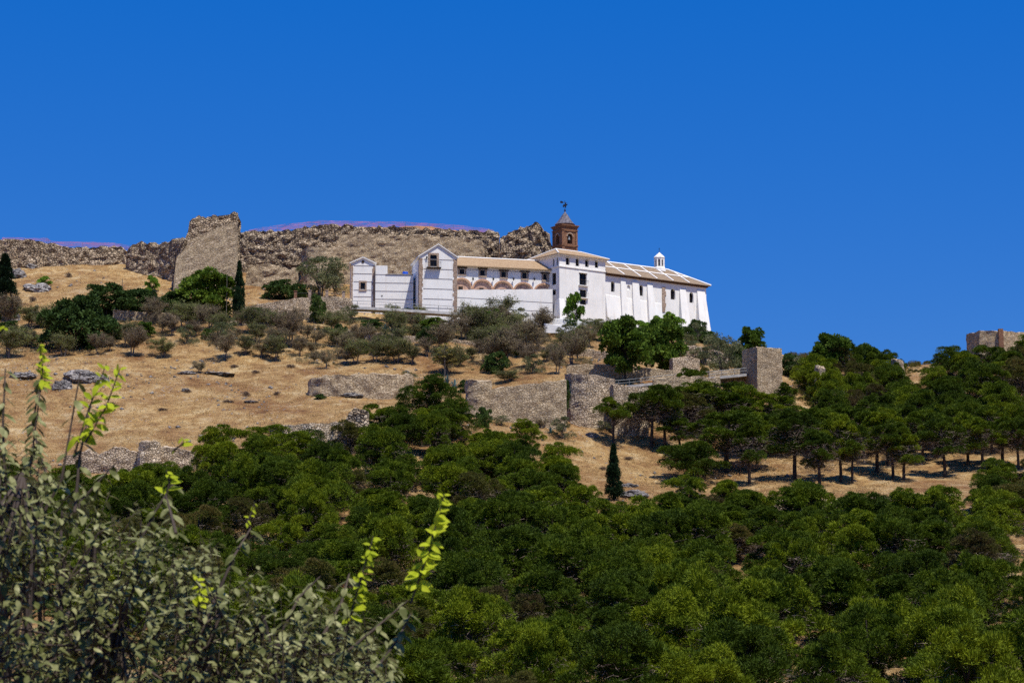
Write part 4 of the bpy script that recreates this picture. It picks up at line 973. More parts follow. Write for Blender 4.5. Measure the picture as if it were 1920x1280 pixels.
def make_leafy(seed, m, name, H=5.0, RW=2.5, z0=.15, nclump=40, per=150, size=.22, width=.13, shell=.3, trunk=True, bark='bark', stems=1, rsz=(.22, .36)):
    r = random.Random(seed); cens = []; rads = []
    nl = max(6, nclump//7)
    for i in range(nl):
        v = ((i+.5)/nl)**.85; prof = math.sqrt(max(.04, 1-((v-.36)/.68)**2)); a = i*2.39996+r.uniform(-.6, .6); q = r.uniform(.40, .72)*prof
        L_ = Vector((q*RW*math.cos(a), q*RW*math.sin(a), H*z0+v*H*(1-z0)*.78)); LR = RW*r.uniform(.30, .50)*(1.08-.3*v)
        for k in range(7):
            b_ = k*2.39996+r.uniform(-.6, .6); w_ = r.uniform(-.6, 1); cr = math.sqrt(max(0, 1-w_*w_)); rad = LR*r.uniform(.38, .68)
            cens.append((L_.x+LR*.8*cr*math.cos(b_), L_.y+LR*.8*cr*math.sin(b_), L_.z+LR*.7*w_)); rads.append((rad, rad, rad*.8))
    V, Fc = cloud(cens, rads, per, size, width, up=.2, shell=shell, seed=seed, quad=True)
    mb = MB()
    for s_ in range(stems):
        a = 6.28*s_/max(1, stems); d = Vector((math.cos(a), math.sin(a), 0))*(0 if stems == 1 else .12); e = Vector((math.cos(a), math.sin(a), 0))*(0 if stems == 1 else RW*.35)
        mb.tube([d+Vector((0, 0, -.6)), d*1.5+Vector((r.uniform(-.08, .08), 0, H*.25)), e+Vector((r.uniform(-.2, .2), 0, H*.55))], [.13/math.sqrt(stems), .10/math.sqrt(stems), .04], 6)
    limbs(mb, (0, 0, H*.25), r.sample(cens, min(24, len(cens))), .04, seed)
    return proto(name, [('trunk', mbmesh(mb, name+'_trunk'), M[bark]), ('crown', np_mesh(name+'_crown', V, Fc), M[m])]) | dict(H=H, W=2*RW)
def make_almond(seed, m='almond', H=3.2, RW=1.6, leaves=5200):
    """open, half-bare small tree: many thin twigs and sparse small leaves"""
    r = random.Random(seed); g_ = np.random.default_rng(seed); mb = MB(); tips = []
    ns = r.choice([1, 2, 3])
    for s_ in range(ns):
        a0 = r.uniform(0, 6.28); b0 = Vector((math.cos(a0)*.15*(ns-1), math.sin(a0)*.15*(ns-1), -.4)); f0 = Vector((math.cos(a0)*.3, math.sin(a0)*.3, H*r.uniform(.22, .35)))
        mb.tube([b0, b0.lerp(f0, .6)+Vector((r.uniform(-.08, .08), 0, .1)), f0], [.09, .07, .055], 5)
        for k in range(int(14/ns)):
            a = r.uniform(0, 6.28); q = RW*r.uniform(.25, .8); e = Vector((math.cos(a)*q, math.sin(a)*q, H*r.uniform(.55, .95))); mid = f0.lerp(e, .5)+Vector((r.uniform(-.1, .1), r.uniform(-.1, .1), -.1))
            mb.tube([f0, mid, e], [.035, .022, .008], 3)
            for z in range(9):
                t = r.uniform(.3, 1); p_ = mid.lerp(e, t) if t > .5 else f0.lerp(mid, t*2); d = Vector((r.gauss(0, .35), r.gauss(0, .35), r.uniform(-.05, .55))); tips.append((p_, p_+d))
    # fine twigs
    base = np.array([tuple(a) for a, b in tips]); tip = np.array([tuple(b) for a, b in tips]); V1, F1 = blades(len(tips), base, tip, .014, seed)
    k = g_.integers(0, len(tips), 1600); t = g_.random((1600, 1)); p0 = base[k]*(1-t)+tip[k]*t; p1 = p0+g_.normal(size=(1600, 3))*.24+np.array([0, 0, .06]); V2, F2 = blades(1600, p0, p1, .010, seed+1)
    k = g_.integers(0, 1600, leaves); t = g_.random((leaves, 1)); c_ = p0[k]*(1-t)+p1[k]*t+g_.normal(size=(leaves, 3))*.07
    V3, F3 = cloud(c_, np.full(len(c_), .03), 1, .11, .05, seed=seed+2, quad=True)
    tw_ = np_mesh('twigs', np.concatenate([V1, V2]), np.concatenate([F1, F2+len(V1)]))
    return proto('almond_tree', [('trunk', mbmesh(mb, 'almond_trunk'), M['bark_grey']), ('bare_twigs', tw_, M['twig']), ('crown', np_mesh('almond_crown', V3, F3), M[m])]) | dict(H=H, W=2*RW)
def make_cypress(seed, H=8, RW=.9, m='cypress'):
    r = random.Random(seed); g_ = np.random.default_rng(seed); N = 150; v = g_.random(N)**.9; prof = np.where(v < .12, .55+v*3.5, (1-((v-.12)/.9)**1.6)*.97)
    a = g_.random(N)*6.283; q = g_.uniform(.35, .85, N)*prof*RW; cens = np.stack([q*np.cos(a), q*np.sin(a), v*H*.95+.2], 1); rad = np.clip(RW*.42*(.4+prof*.6), .1, None); rads = np.stack([rad*.8, rad*.8, rad*1.8], 1)
    V, Fc = cloud(cens, rads, 110, .22, .07, up=1.6, shell=.5, seed=seed)
    mb = MB(); mb.tube([(0, 0, -.6), (0, 0, H*.5), (0, 0, H*.93)], [.14, .09, .02], 6)
    return proto('cypress', [('trunk', mbmesh(mb, 'cypress_trunk'), M['bark']), ('crown', np_mesh('cypress_crown', V, Fc), M[m])]) | dict(H=H, W=2*RW)
def make_cushion(seed, m='cushion'):
    r = random.Random(seed); cens = [(r.uniform(-.35, .35), r.uniform(-.35, .35), r.uniform(.1, .4)) for _ in range(12)]
    V, Fc = cloud(cens, np.full(12, .33), 90, .13, .03, up=.4, shell=.3, seed=seed)
    return proto('dry_shrub', [('crown', np_mesh('dry_shrub', V, Fc), M[m])]) | dict(H=.8, W=1.3)
def make_agave(seed, H=1.3, n=26):
    r = random.Random(seed); mb = MB()
    for i in range(n):
        a = i*2.39996+r.uniform(-.2, .2); el = R(r.uniform(20, 80)); L_ = H*r.uniform(.75, 1.05); d = Vector((math.cos(a), math.sin(a), 0)); sd = Vector((-d.y, d.x, 0)); pts = []
        for k in range(5):
            t = k/4; rr_ = L_*t*math.cos(el)*(1+.15*t); z = L_*t*math.sin(el) - .18*L_*t*t*math.cos(el); w = .11*(1-t**1.8)*(.7+t)+.004
            c_ = d*rr_+Vector((0, 0, z)); pts += [c_-sd*w+Vector((0, 0, .03)), c_-Vector((0, 0, .02)), c_+sd*w+Vector((0, 0, .03))]
        mb.add(pts, [(3*k, 3*k+1, 3*k+4, 3*k+3) for k in range(4)] + [(3*k+1, 3*k+2, 3*k+5, 3*k+4) for k in range(4)])
    return proto('agave', [('leaves', mbmesh(mb, 'agave_leaves'), M['agave'])]) | dict(H=H, W=2*H)
def make_stalk(seed, H=5, lush=False):
    r = random.Random(seed); mb = MB(); mb.tube([(0, 0, -.3), (.02, 0, H*.5), (.05, 0, H)], [.06, .045, .02], 6); cens = []
    for i in range(26 if lush else 16):
        t = .35+.65*i/(26 if lush else 16); a = i*2.4; L_ = (.75 if lush else .5)*(1.15-t)*1.6+.12; e = Vector((math.cos(a)*L_, math.sin(a)*L_, H*t+.18)); mb.tube([(0, 0, H*t), e], [.018, .010], 3); cens.append(tuple(e))
    V, Fc = cloud(cens, np.full(len(cens), .20 if lush else .12), 70, .10, .05, up=.5, shell=.1, seed=seed, quad=True, flat=.5)
    return proto('agave_flower_stalk', [('stem', mbmesh(mb, 'stalk_stem'), M['bark_grey']), ('flowers', np_mesh('stalk_flowers', V, Fc), M['stalk'])]) | dict(H=H, W=1.6)

PINES = [make_pine(1), make_pine(2, H=6.2, RW=3.1, nclump=84), make_pine(3, H=7, RW=2.9, z0=.2), make_pine(4, H=6.0, RW=3.0, nclump=66, understory=.8),
         make_pine(5, H=6.8, RW=2.7, z0=.1, shape='tall', nclump=80), make_pine(6, H=6.3, RW=3.0, nclump=90, per=190), make_pine(7, H=6.5, RW=2.9, nclump=56, understory=1.0), make_pine(8, H=6.9, RW=2.8, z0=.22, nclump=70)]
PINES_DRY = [make_pine(11, dry=True, nclump=52, understory=1.6), make_pine(12, dry=True, RW=2.8, nclump=46, understory=1.8)]
PINES_UMB = [make_pine(21, H=7.4, RW=2.3, z0=.34, nclump=50, understory=1.2), make_pine(22, H=7, RW=2.5, z0=.42, nclump=52, understory=.8), make_pine(23, H=7.6, RW=2.1, z0=.30, shape='tall', nclump=54, understory=1.4)]
BUSH = [make_leafy(31, 'bush', 'dark_bush', H=4, RW=2.6, z0=.02, stems=3, nclump=80), make_leafy(32, 'bush', 'dark_bush', H=4, RW=2.4, z0=.02, stems=3, nclump=72)]
TREE = [make_leafy(41, 'broad', 'leafy_tree', H=6, RW=2.8, z0=.18, nclump=84, size=.3, width=.2), make_leafy(42, 'broad', 'leafy_tree', H=6, RW=2.7, z0=.10, nclump=84, size=.3, width=.2)]
BRIGHT = [make_leafy(51, 'broad_bright', 'bright_shrub', H=3.5, RW=1.8, z0=.02, nclump=26, stems=3)]
GREY = [make_leafy(61, 'grey_bush', 'olive_bush', H=4, RW=2.2, z0=.05, nclump=34, per=110, size=.18, width=.07, stems=3, bark='bark_grey'), make_leafy(62, 'grey_bush', 'olive_bush', H=3.8, RW=2.2, z0=.1, nclump=30, per=90, size=.18, width=.07, stems=2, bark='bark_grey')]
ALM = [make_almond(s) for s in (71, 72, 73)]; ALMG = [make_almond(s, 'almond_green', leaves=7500) for s in (75, 76, 77)]
CYP = [make_cypress(81), make_cypress(82)]
CUSH = [make_cushion(91), make_cushion(92, 'grey_bush')]; AGA = [make_agave(95), make_agave(96)]; STK = [make_stalk(97), make_stalk(98, 4.2, True)]

# ------------------------------------------------------------ labels by landmarks
LM = [('the tall castle tower', 385, 500), ('the slim cypress', 447, 540), ('the small gabled house', 680, 540), ('the tall gabled house', 820, 530),
      ('the white terrace wall', 945, 570), ('the church entrance block', 1090, 570), ('the church nave', 1250, 590), ('the square watchtower', 1432, 690),
      ('the big round tower', 1108, 745), ('the slender stone tower', 895, 745), ('the curved field wall', 675, 720), ('the lone lower cypress', 1151, 890),
      ('the small turret stub', 280, 835), ('the left terrace wall', 270, 595), ('the far left castle wall', 120, 475), ('the skyline ruin at right', 1875, 635),
      ('the track edging', 1620, 930), ('the leaning stone stub', 668, 775), ('the largest dark tree', 1160, 650)]
PLANTS = []
def relation(px, py, lm):
    dx, dy = px-lm[1], py-lm[2]
    if abs(dx) > 1.8*abs(dy): return ('left of ' if dx < 0 else 'right of ')+lm[0]
    if abs(dy) > 1.8*abs(dx): return ('below ' if dy > 0 else 'above ')+lm[0]
    return ('below and left of ' if dy > 0 and dx < 0 else 'below and right of ' if dy > 0 else 'above and left of ' if dx < 0 else 'above and right of ')+lm[0]
ORD = ['first', 'second', 'third', 'fourth', 'fifth', 'sixth', 'seventh', 'eighth', 'ninth', 'tenth', 'eleventh', 'twelfth', 'thirteenth', 'fourteenth', 'fifteenth', 'sixteenth', 'seventeenth', 'eighteenth', 'nineteenth', 'twentieth']
def finish_labels():
    by = {}
    for o, look, px, py in PLANTS:
        lm = min(LM, key=lambda q: math.hypot(px-q[1], (py-q[2])*1.2)); by.setdefault((look, relation(px, py, lm)), []).append((px, o))
    for (look, rel), L_ in by.items():
        L_.sort(key=lambda t: t[0])
        for i, (px, o) in enumerate(L_):
            if len(L_) == 1: o['label'] = f'{look} {rel}'
            elif i == len(L_)-1: o['label'] = f'rightmost {look} {rel}'
            elif i == 0: o['label'] = f'leftmost {look} {rel}'
            else: o['label'] = f'{ORD[min(i, 19)]} {look} from left, {rel}'
def put(pr, px, py, wpx=None, hpx=None, look=None, cat='tree', group=None, label=None, name=None, loc=None, rz=None, w=None, h=None, sink=.15):
    """plant a copy of prototype pr where the ray through (px,py) meets the ground"""
    p = loc if loc is not None else hit(px, py); s = scale_at(p.y)
    sx = (w or wpx/s)/pr['W']; sz = (h or hpx/s)/pr['H']
    o = bpy.data.objects.new(name or pr['name'], None); COL.objects.link(o); o.empty_display_size = .2
    o.location = (p.x, p.y, p.z-sink); o.rotation_euler = (0, 0, random.uniform(0, 6.28) if rz is None else rz); o.scale = (sx*random.uniform(.92, 1.08), sx*random.uniform(.85, 1.15), sz)
    for k in pr['kids']:
        q = k.copy(); COL.objects.link(q); q.parent = o
    o['category'] = cat
    if group: o['group'] = group
    if label: o['label'] = label
    else: PLANTS.append((o, look, px, py-(hpx or (h or 5)*s)*.5))
    return o

def top_loc(px, Yd):
    x = at(px, 640, Yd).x; return Vector((x, Yd, gz(x, Yd)))
def top_h(px, Yd, toppy): p = top_loc(px, Yd); return max(1.0, at(px, toppy, Yd).z-p.z+.3)
# ---- named trees and bushes (px, base py, width px, height px)
rc = random.choice
put(CYP[0], 447, 600, 26, 112, cat='cypress', label='tall slim dark cypress right of the ruined castle tower')
put(CYP[1], 1151, 938, 36, 106, cat='cypress', label='lone dark cypress standing on the dry slope above the forest')
put(CYP[1], 6, 592, 52, 118, cat='conifer', label='broad dark conifer at the left edge of the hilltop', name='dark_conifer')
put(PINES_UMB[1], 1150, 832, 86, 92, cat='pine', label='flat-topped umbrella pine directly above the lone cypress')
put(PINES_UMB[1], 1222, 838, 100, 122, cat='pine', label='left of the two tall umbrella pines right of the round tower')
put(PINES_UMB[0], 1247, 842, 84, 128, cat='pine', label='right of the two tall umbrella pines right of the round tower')
put(TREE[0], 1172, 716, 118, 130, cat='tree', label='largest dark leafy tree below the church with its bare trunk showing')
put(TREE[1], 1240, 700, 90, 115, cat='tree', label='second big leafy tree touching the right side of the largest one')
put(BUSH[0], 142, 655, 165, 108, cat='bush', label='largest dark green bush on the left slope below the crest')
put(BUSH[1], 200, 592, 100, 64, look='dark green bush', cat='bush')
put(BUSH[0], 265, 594, 110, 58, look='dark green bush', cat='bush')
put(BUSH[1], 322, 592, 90, 48, look='dark green bush', cat='bush')
put(TREE[1], 385, 594, 104, 100, cat='tree', label='leafy green tree against the foot of the castle tower')
put(BRIGHT[0], 284, 548, 30, 36, look='bright green shrub', cat='shrub')
put(BRIGHT[0], 85, 540, 28, 26, look='yellow-green shrub', cat='shrub')
put(GREY[0], 600, 557, 120, 92, cat='bush', label='huge grey-green bush in front of the round bastion')
put(GREY[1], 628, 560, 50, 72, look='grey-green bush', cat='bush')
put(BUSH[0], 525, 562, 70, 42, look='green bush', cat='bush'); put(BUSH[1], 560, 562, 40, 34, look='green bush', cat='bush')
put(BUSH[0], 490, 608, 62, 34, look='dark shrub', cat='shrub'); put(BUSH[1], 595, 606, 36, 60, look='dark upright shrub', cat='shrub')
put(TREE[0], 748, 580, 52, 50, cat='tree', label='round green tree in front of the flat-topped white building')
put(BUSH[1], 818, 583, 56, 42, look='green bush', cat='bush')
put(BUSH[0], 1024, 592, 46, 42, cat='bush', label='clipped dark bush at the left corner of the entrance block')
put(BRIGHT[0], 1078, 615, 44, 76, cat='shrub', label='tall light green shrub in front of the entrance block')
put(GREY[0], 1145, 612, 64, 46, cat='bush', label='grey dry-looking bush against the white nave wall')
put(BRIGHT[0], 1225, 612, 36, 30, look='bright green shrub', cat='shrub'); put(BRIGHT[0], 1255, 628, 50, 48, look='bright green shrub', cat='shrub')
put(BUSH[1], 1308, 640, 40, 44, look='dark green bush', cat='bush')
put(GREY[1], 1352, 708, 88, 90, cat='bush', label='large olive-grey bush between the church end and the watchtower')
put(TREE[1], 1410, 668, 54, 62, cat='tree', label='green feathery tree on the skyline behind the square watchtower')
put(TREE[0], 1557, 672, loc=top_loc(1557, 344), w=8.6, h=top_h(1557, 344, 622), cat='tree', label='spreading dark tree alone on the skyline right of the watchtower')
put(PINES[0], 805, 800, 118, 104, cat='pine', label='dense rounded pine at the tip of the forest left of the slender tower')
put(PINES[2], 985, 842, 70, 62, cat='pine', label='round pine in front of the straight central wall')
put(GREY[0], 1055, 822, 48, 48, look='grey-green bush', cat='bush')
for px, py, w_, h_, pr in [(1104, 634, 60, 40, GREY[1]), (1130, 640, 50, 44, ALMG[1]), (1066, 628, 40, 34, BUSH[1]), (1085, 636, 44, 30, GREY[0]), (1275, 676, 50, 36, BUSH[0]), (1318, 684, 56, 40, GREY[0]), (1340, 662, 44, 34, GREY[1]), (1290, 650, 40, 26, ALMG[2]), (845, 596, 40, 30, GREY[0]), (765, 600, 30, 26, BUSH[0]), (985, 604, 40, 36, ALM[1]), (660, 606, 50, 40, GREY[0]), (900, 592, 56, 30, ALMG[0]), (930, 606, 44, 34, GREY[1]), (975, 612, 44, 40, GREY[0]), (1015, 622, 40, 36, ALMG[1]), (870, 604, 40, 30, BRIGHT[0]), (790, 606, 44, 34, ALMG[2]),
        (735, 602, 44, 36, GREY[1]), (1060, 640, 50, 40, GREY[0]), (1100, 650, 60, 40, ALM[0]), (930, 700, 50, 45, BUSH[1]), (1000, 700, 50, 42, GREY[0]), (1045, 702, 46, 60, ALM[2]), (1090, 640, 40, 34, BRIGHT[0]),
        (1210, 632, 40, 30, GREY[1]), (1290, 660, 60, 26, GREY[1]), (1385, 690, 30, 40, BUSH[0]), (920, 660, 40, 44, BUSH[0]), (700, 618, 50, 22, BUSH[0]), (960, 640, 60, 26, ALMG[0])]:
    lk = {'olive_bush': 'grey-green bush', 'almond_tree': 'dusty bare-twigged shrub', 'bright_shrub': 'fresh green shrub', 'dark_bush': 'dark green bush'}[pr['name']]
    put(pr, px, py, w_, h_, look=lk, cat='shrub')
put(BUSH[1], 1068, 789, 20, 84, cat='ivy', label='dark ivy climbing the corner between the straight wall and the big round tower', name='ivy')
for px, py, w_, h_, pr, lk in [(148, 872, 40, 28, GREY[0], 'grey-green bush'), (205, 878, 30, 22, BUSH[0], 'dark green shrub'), (246, 880, 36, 30, GREY[1], 'grey-green bush'), (318, 880, 44, 34, BUSH[1], 'dark green shrub'), (362, 872, 36, 34, GREY[0], 'grey-green bush'), (940, 798, 34, 22, GREY[1], 'grey-green bush'),
        (905, 800, 36, 40, BUSH[0], 'dark green shrub'), (1015, 802, 30, 18, ALM[1], 'dusty bare-twigged shrub'), (1130, 806, 34, 22, GREY[0], 'grey-green bush'), (765, 722, 40, 30, GREY[1], 'grey-green bush'), (600, 748, 24, 12, BUSH[0], 'dark green shrub'), (1215, 800, 44, 34, ALMG[0], 'dusty bare-twigged shrub'), (1240, 770, 50, 30, GREY[0], 'grey-green bush'), (872, 735, 26, 26, BUSH[1], 'dark green shrub'), (950, 716, 60, 22, ALMG[2], 'dusty bare-twigged shrub')]:
    put(pr, px, py, w_, h_, look=lk, cat='shrub')
for px, Yd, tp, w_, pr, lk in [(1288, 374, 612, 4.2, BUSH[0], 'dark green bush at the nave foot'), (1308, 375, 604, 4.0, GREY[1], 'grey-green bush at the nave foot'), (1328, 374, 622, 4.4, BUSH[1], 'dark green bush at the nave foot'), (1262, 372, 608, 3.6, GREY[0], 'grey-green bush at the nave foot'),
        (1175, 366, 596, 4.5, GREY[1], 'grey-green bush at the nave foot'), (1205, 367, 600, 4.0, BRIGHT[0], 'fresh green shrub at the nave foot'), (1235, 369, 590, 4.2, BRIGHT[0], 'fresh green shrub at the nave foot'), (1120, 362, 596, 4.6, GREY[0], 'grey-green bush at the nave foot'),
        (1350, 352, 640, 5.2, GREY[0], 'grey-green bush on the crest'), (1378, 350, 650, 4.4, BUSH[1], 'dark green bush on the crest'), (1482, 340, 662, 4.6, BUSH[0], 'dark green bush on the crest'), (1500, 338, 668, 5.0, GREY[1], 'grey-green bush on the crest'), (1620, 350, 640, 5.5, TREE[1], 'leafy green tree on the crest')]:
    put(pr, px, proj(*top_loc(px, Yd))[1], loc=top_loc(px, Yd), w=w_, h=top_h(px, Yd, tp), look=lk, cat='tree' if pr is TREE[1] else 'bush')
_q = random.Random(5)
for i in range(26):
    px = _q.uniform(10, 660) if i < 16 else _q.uniform(660, 1080); py = _q.uniform(598, 650)+.02*px; k = _q.choice([0, 1, 2, 3])
    pr, lk = [(GREY[0], 'grey-green bush'), (BUSH[0], 'dark green bush'), (BUSH[1], 'dark green bush'), (TREE[1], 'small leafy green tree')][k]; w_ = _q.uniform(30, 62)
    put(pr, px, py, w_, w_*_q.uniform(.6, .95), look=lk, cat='tree' if k == 3 else 'bush')
# terraces of half-bare almond trees
alm = [(30, 640), (62, 652), (22, 668), (95, 640), (120, 668), (182, 668), (205, 660), (235, 650), (262, 640), (300, 625), (322, 632), (345, 622), (365, 628), (390, 618), (308, 672), (250, 668), (375, 700), (415, 632),
       (440, 640), (470, 625), (372, 605), (492, 672), (515, 660), (540, 640), (560, 668), (590, 680), (610, 690), (575, 640), (635, 650), (668, 684), (650, 670), (705, 682), (740, 680), (775, 680), (800, 668), (830, 660), (625, 620), (690, 640),
       (770, 640), (860, 690), (885, 672), (840, 700), (905, 640), (985, 668), (1020, 680), (1040, 660), (1075, 690), (945, 690), (545, 610), (520, 625), (10, 620), (55, 615), (290, 610), (715, 650), (1010, 640), (870, 640), (1065, 665), (800, 625)]
_r = random.Random(77)
for _ in range(66):
    px = _r.uniform(400, 1100); py = _r.uniform(600+.02*px, 672+.02*px)
    if all(math.hypot(px-a, (py-b)*1.6) > 17 for a, b in alm): alm.append((px, py))
for i, (px, py) in enumerate(alm):
    rr_ = random.Random(i*7+1); big = rr_.uniform(.5, 1.35)
    green = rr_.random() < .45; pr = rr_.choice(ALMG if green else ALM)
    look = 'small dusty green almond tree' if green else 'small bare brown almond tree'
    put(pr, px+rr_.uniform(-3, 3), py+rr_.uniform(-3, 3), 66*big, 50*big*rr_.uniform(.8, 1.2), look=look, cat='almond tree', group='almond trees on the terraced slope')
# agaves, stalks, cushions
for px, py, w_, h_ in [(738, 622, 46, 22), (722, 620, 30, 20), (628, 742, 34, 16), (642, 734, 22, 16), (838, 722, 34, 26), (852, 728, 30, 24), (420, 640, 50, 28), (1318, 640, 40, 36), (1300, 634, 30, 26), (1032, 812, 24, 18), (1452, 650, 28, 16), (1336, 630, 26, 22), (770, 606, 26, 14)]:
    put(rc(AGA), px, py, w_, h_, look='blue-green agave clump', cat='agave', group='agaves on the hillside')
put(STK[1], 834, 706, 30, 62, cat='agave stalk', label='thick yellow-flowered agave stalk above the forest tip pine')
put(STK[0], 992, 790, 26, 54, cat='agave stalk', label='upright pale agave stalk before the straight central wall')
o = put(STK[0], 984, 788, 24, 44, cat='agave stalk', label='leaning dark agave stalk before the straight central wall'); o.rotation_euler = (0, R(-32), 0)
put(STK[0], 1331, 622, 14, 42, cat='agave stalk', label='agave stalk beside the right end of the church')
for px, py, w_, h_ in [(128, 520, 18, 12), (62, 566, 18, 13), (460, 742, 20, 12), (520, 740, 18, 9), (708, 745, 20, 14), (428, 755, 24, 8), (395, 600, 14, 10), (596, 742, 22, 10), (330, 552, 16, 12), (150, 470, 14, 9), (350, 735, 20, 8), (305, 770, 20, 8), (210, 760, 20, 9),
        (480, 700, 18, 9), (545, 690, 20, 10), (440, 690, 18, 9), (1180, 862, 24, 9), (1062, 868, 20, 10), (1130, 880, 18, 8), (1395, 870, 26, 14), (1280, 800, 26, 16)]:
    put(CUSH[0], px, py, w_, h_, look='small rounded dry shrub', cat='dry shrub', group='dry cushion shrubs on the slopes')

# ---- pines of the right-hand grove with their trunks in view
grove = [(1300, 800, 70, 85), (1297, 905, 104, 84), (1362, 885, 100, 118), (1340, 792, 80, 80), (1405, 908, 56, 124), (1388, 858, 60, 90), (1490, 900, 76, 138), (1537, 914, 54, 114), (1577, 904, 56, 132), (1598, 906, 52, 118), (1645, 886, 62, 120), (1665, 872, 60, 110),
         (1675, 896, 56, 110), (1695, 900, 58, 92), (1730, 866, 58, 100), (1772, 895, 60, 118), (1757, 858, 50, 90), (1815, 870, 64, 100), (1842, 880, 66, 100), (1880, 872, 66, 96), (1550, 862, 60, 96), (1462, 858, 60, 90), (1620, 858, 56, 92), (1910, 880, 60, 100), (1430, 850, 56, 80), (1515, 850, 60, 90), (1420, 880, 60, 96), (1590, 850, 60, 90), (1710, 845, 60, 90), (1790, 845, 60, 90), (1860, 848, 60, 90), (1380, 815, 64, 80), (1450, 815, 60, 80), (1275, 850, 50, 70)]
for i, (px, py, w_, h_) in enumerate(grove):
    pr = (PINES_UMB[0], PINES_UMB[2], PINES_UMB[0])[i % 3]
    if (px, py) == (1297, 905): pr = PINES[1]
    put(pr, px, py, w_*1.5, h_*1.05, look='tall pine with bare trunk', cat='pine', group='pines in the right-hand grove')
# ---- the pines that cover the slopes, one by one on a jittered grid
def forest():
    r = random.Random(5); n = 0; pts = []
    edge = lambda px: np.interp(px, [-100, 0, 340, 400, 500, 640, 690, 730, 800, 900, 940, 990, 1040, 1090, 1140, 1230, 1260, 1330, 1420, 1480, 1770, 1800, 1840, 1920, 2050],
                                [960, 945, 915, 868, 862, 846, 822, 800, 800, 828, 842, 866, 893, 940, 1000, 1010, 965, 950, 965, 1003, 998, 965, 935, 925, 920])
    y = 146.0; row = 0
    while y < 275:
        sp = 8.0 if y < 190 else 7.1 if y < 225 else 5.6
        hw = .29*y+6; x = -hw + (row % 2)*sp/2
        while x < hw:
            xx = x+r.uniform(-1.9, 1.9); yy = y+r.uniform(-2.0, 2.0); z = gz(xx, yy); px, py = proj(xx, yy, z)
            if -60 < px < 1975 and py > edge(px):
                pts.append((xx, yy, z, px, py))
            x += sp
        y += sp*.95; row += 1
    return pts, r
FP, fr_ = forest()
def zone(px, py):
    h = 'at the far left' if px < 380 else 'left of centre' if px < 800 else 'below the centre' if px < 1150 else 'right of centre' if px < 1550 else 'at the far right'
    v = 'upper edge' if py < 990 else 'middle band' if py < 1150 else 'lowest rows'
    return f'in the {v} of the forest {h}'
cnt = 0
for xx, yy, z, px, py in FP:
    h = fr_.uniform(4.7, 8.2)*(1.12 if yy < 190 else 1.0)*(1.0 if yy < 235 else .84); w_ = (.45*h+3.6)*fr_.uniform(.95, 1.25)
    topy = proj(xx, yy, z+h)[1]
    if topy > 1300: continue
    if px < 560 and topy > 1010+ (px/560)*130: continue      # hidden behind the foreground leaves
    dry = fr_.random() < .10; pr = fr_.choice(PINES_DRY if dry else PINES); cnt += 1
    put(pr, px, py, loc=Vector((xx, yy, z)), w=w_, h=h, cat='pine', group='pines of the dense lower forest', label=('thin brownish pine ' if dry else 'dense green rounded pine ')+zone(px, py))
n2 = 0
r2 = random.Random(9)
upper = []
y = 296.0
while y < 382:
    x = .05*y
    while x < .30*y:
        xx = x+r2.uniform(-1.3, 1.3); yy = y+r2.uniform(-1.3, 1.3); z = gz(xx, yy); px, py = proj(xx, yy, z)
        top = np.interp(px, [1280, 1340, 1380, 1480, 1520, 1640, 1690, 1720, 1800, 1930], [742, 752, 758, 700, 705, 705, 735, 740, 700, 690])
        if 1285 < px < 1960 and py > top and py < 845 and not (1388 < px < 1474 and py < 758): upper.append((xx, yy, z, px, py))
        x += 6.8
    y += 5.8
for xx, yy, z, px, py in upper:
    h = r2.uniform(4.6, 7.4); w_ = h*r2.uniform(1.0, 1.35); dry = r2.random() < .15; n2 += 1
    put(r2.choice(PINES_DRY if dry else PINES), px, py, loc=Vector((xx, yy, z)), w=w_, h=h, cat='pine', group='pines on the upper right slope',
        label=('thin brownish pine ' if dry else 'dense green pine ') + ('on the slope between the watchtower and the grove' if px < 1560 else 'on the slope above the middle of the grove' if px < 1740 else 'on the slope under the skyline ruin at right'))
print('pines forest', cnt, 'upper', n2, 'all', sum(o.name.startswith('pine_tree') for o in bpy.data.objects))
finish_labels()

# ------------------------------------------------------------ low scrub between the trees
def scrub(name, label, n, test, rmin, rmax, per, m, seed, size=.26, width=.10, yr=(140, 392)):
    g_ = np.random.default_rng(seed); y = g_.uniform(*yr, n); x = g_.uniform(-.30, .30, n)*y; z = ground(x, y); c_, s_ = math.cos(PITCH), math.sin(PITCH)
    d = y*c_+z*s_; px = 960+F*x/d; py = 640-F*(-y*s_+z*c_)/d; k = test(px, py, x, y); x, y, z = x[k], y[k], z[k]; r_ = rmin+(rmax-rmin)*g_.random(len(x))**1.8
    V, Fc = cloud(np.stack([x, y, z+r_*.2], 1), np.stack([r_, r_, r_*.75], 1), per, size, width, up=.7, shell=.45, seed=seed)
    o = link(name, np_mesh(name, V, Fc), M[m]); tag(o, label, 'scrub', kind='stuff'); print(name, len(x), len(Fc))
_e = lambda px: np.interp(px, [0, 340, 400, 500, 640, 690, 800, 900, 940, 990, 1040, 1090, 1140, 1230, 1260, 1330, 1420, 1480, 1770, 1800, 1840, 1920], [950, 935, 900, 895, 878, 840, 805, 845, 872, 890, 915, 985, 1000, 1000, 965, 955, 985, 1030, 1025, 985, 945, 935])
scrub('undergrowth', 'dark green undergrowth filling gaps between the forest pines', 3000, lambda px, py, x, y: (py > _e(px)-8) & (y < 275), .4, 1.1, 240, 'bush', 31, yr=(140, 275))
scrub('undergrowth', 'brown and green scrub between pines of the upper right slope', 2600, lambda px, py, x, y: (px > 1290) & (py > 655) & (py < 835+20*vnoise(x, y, .1, 3)) & ~((px > 1385) & (px < 1480) & (py < 740)), .5, 1.3, 220, 'pine_dry', 32, yr=(290, 392))
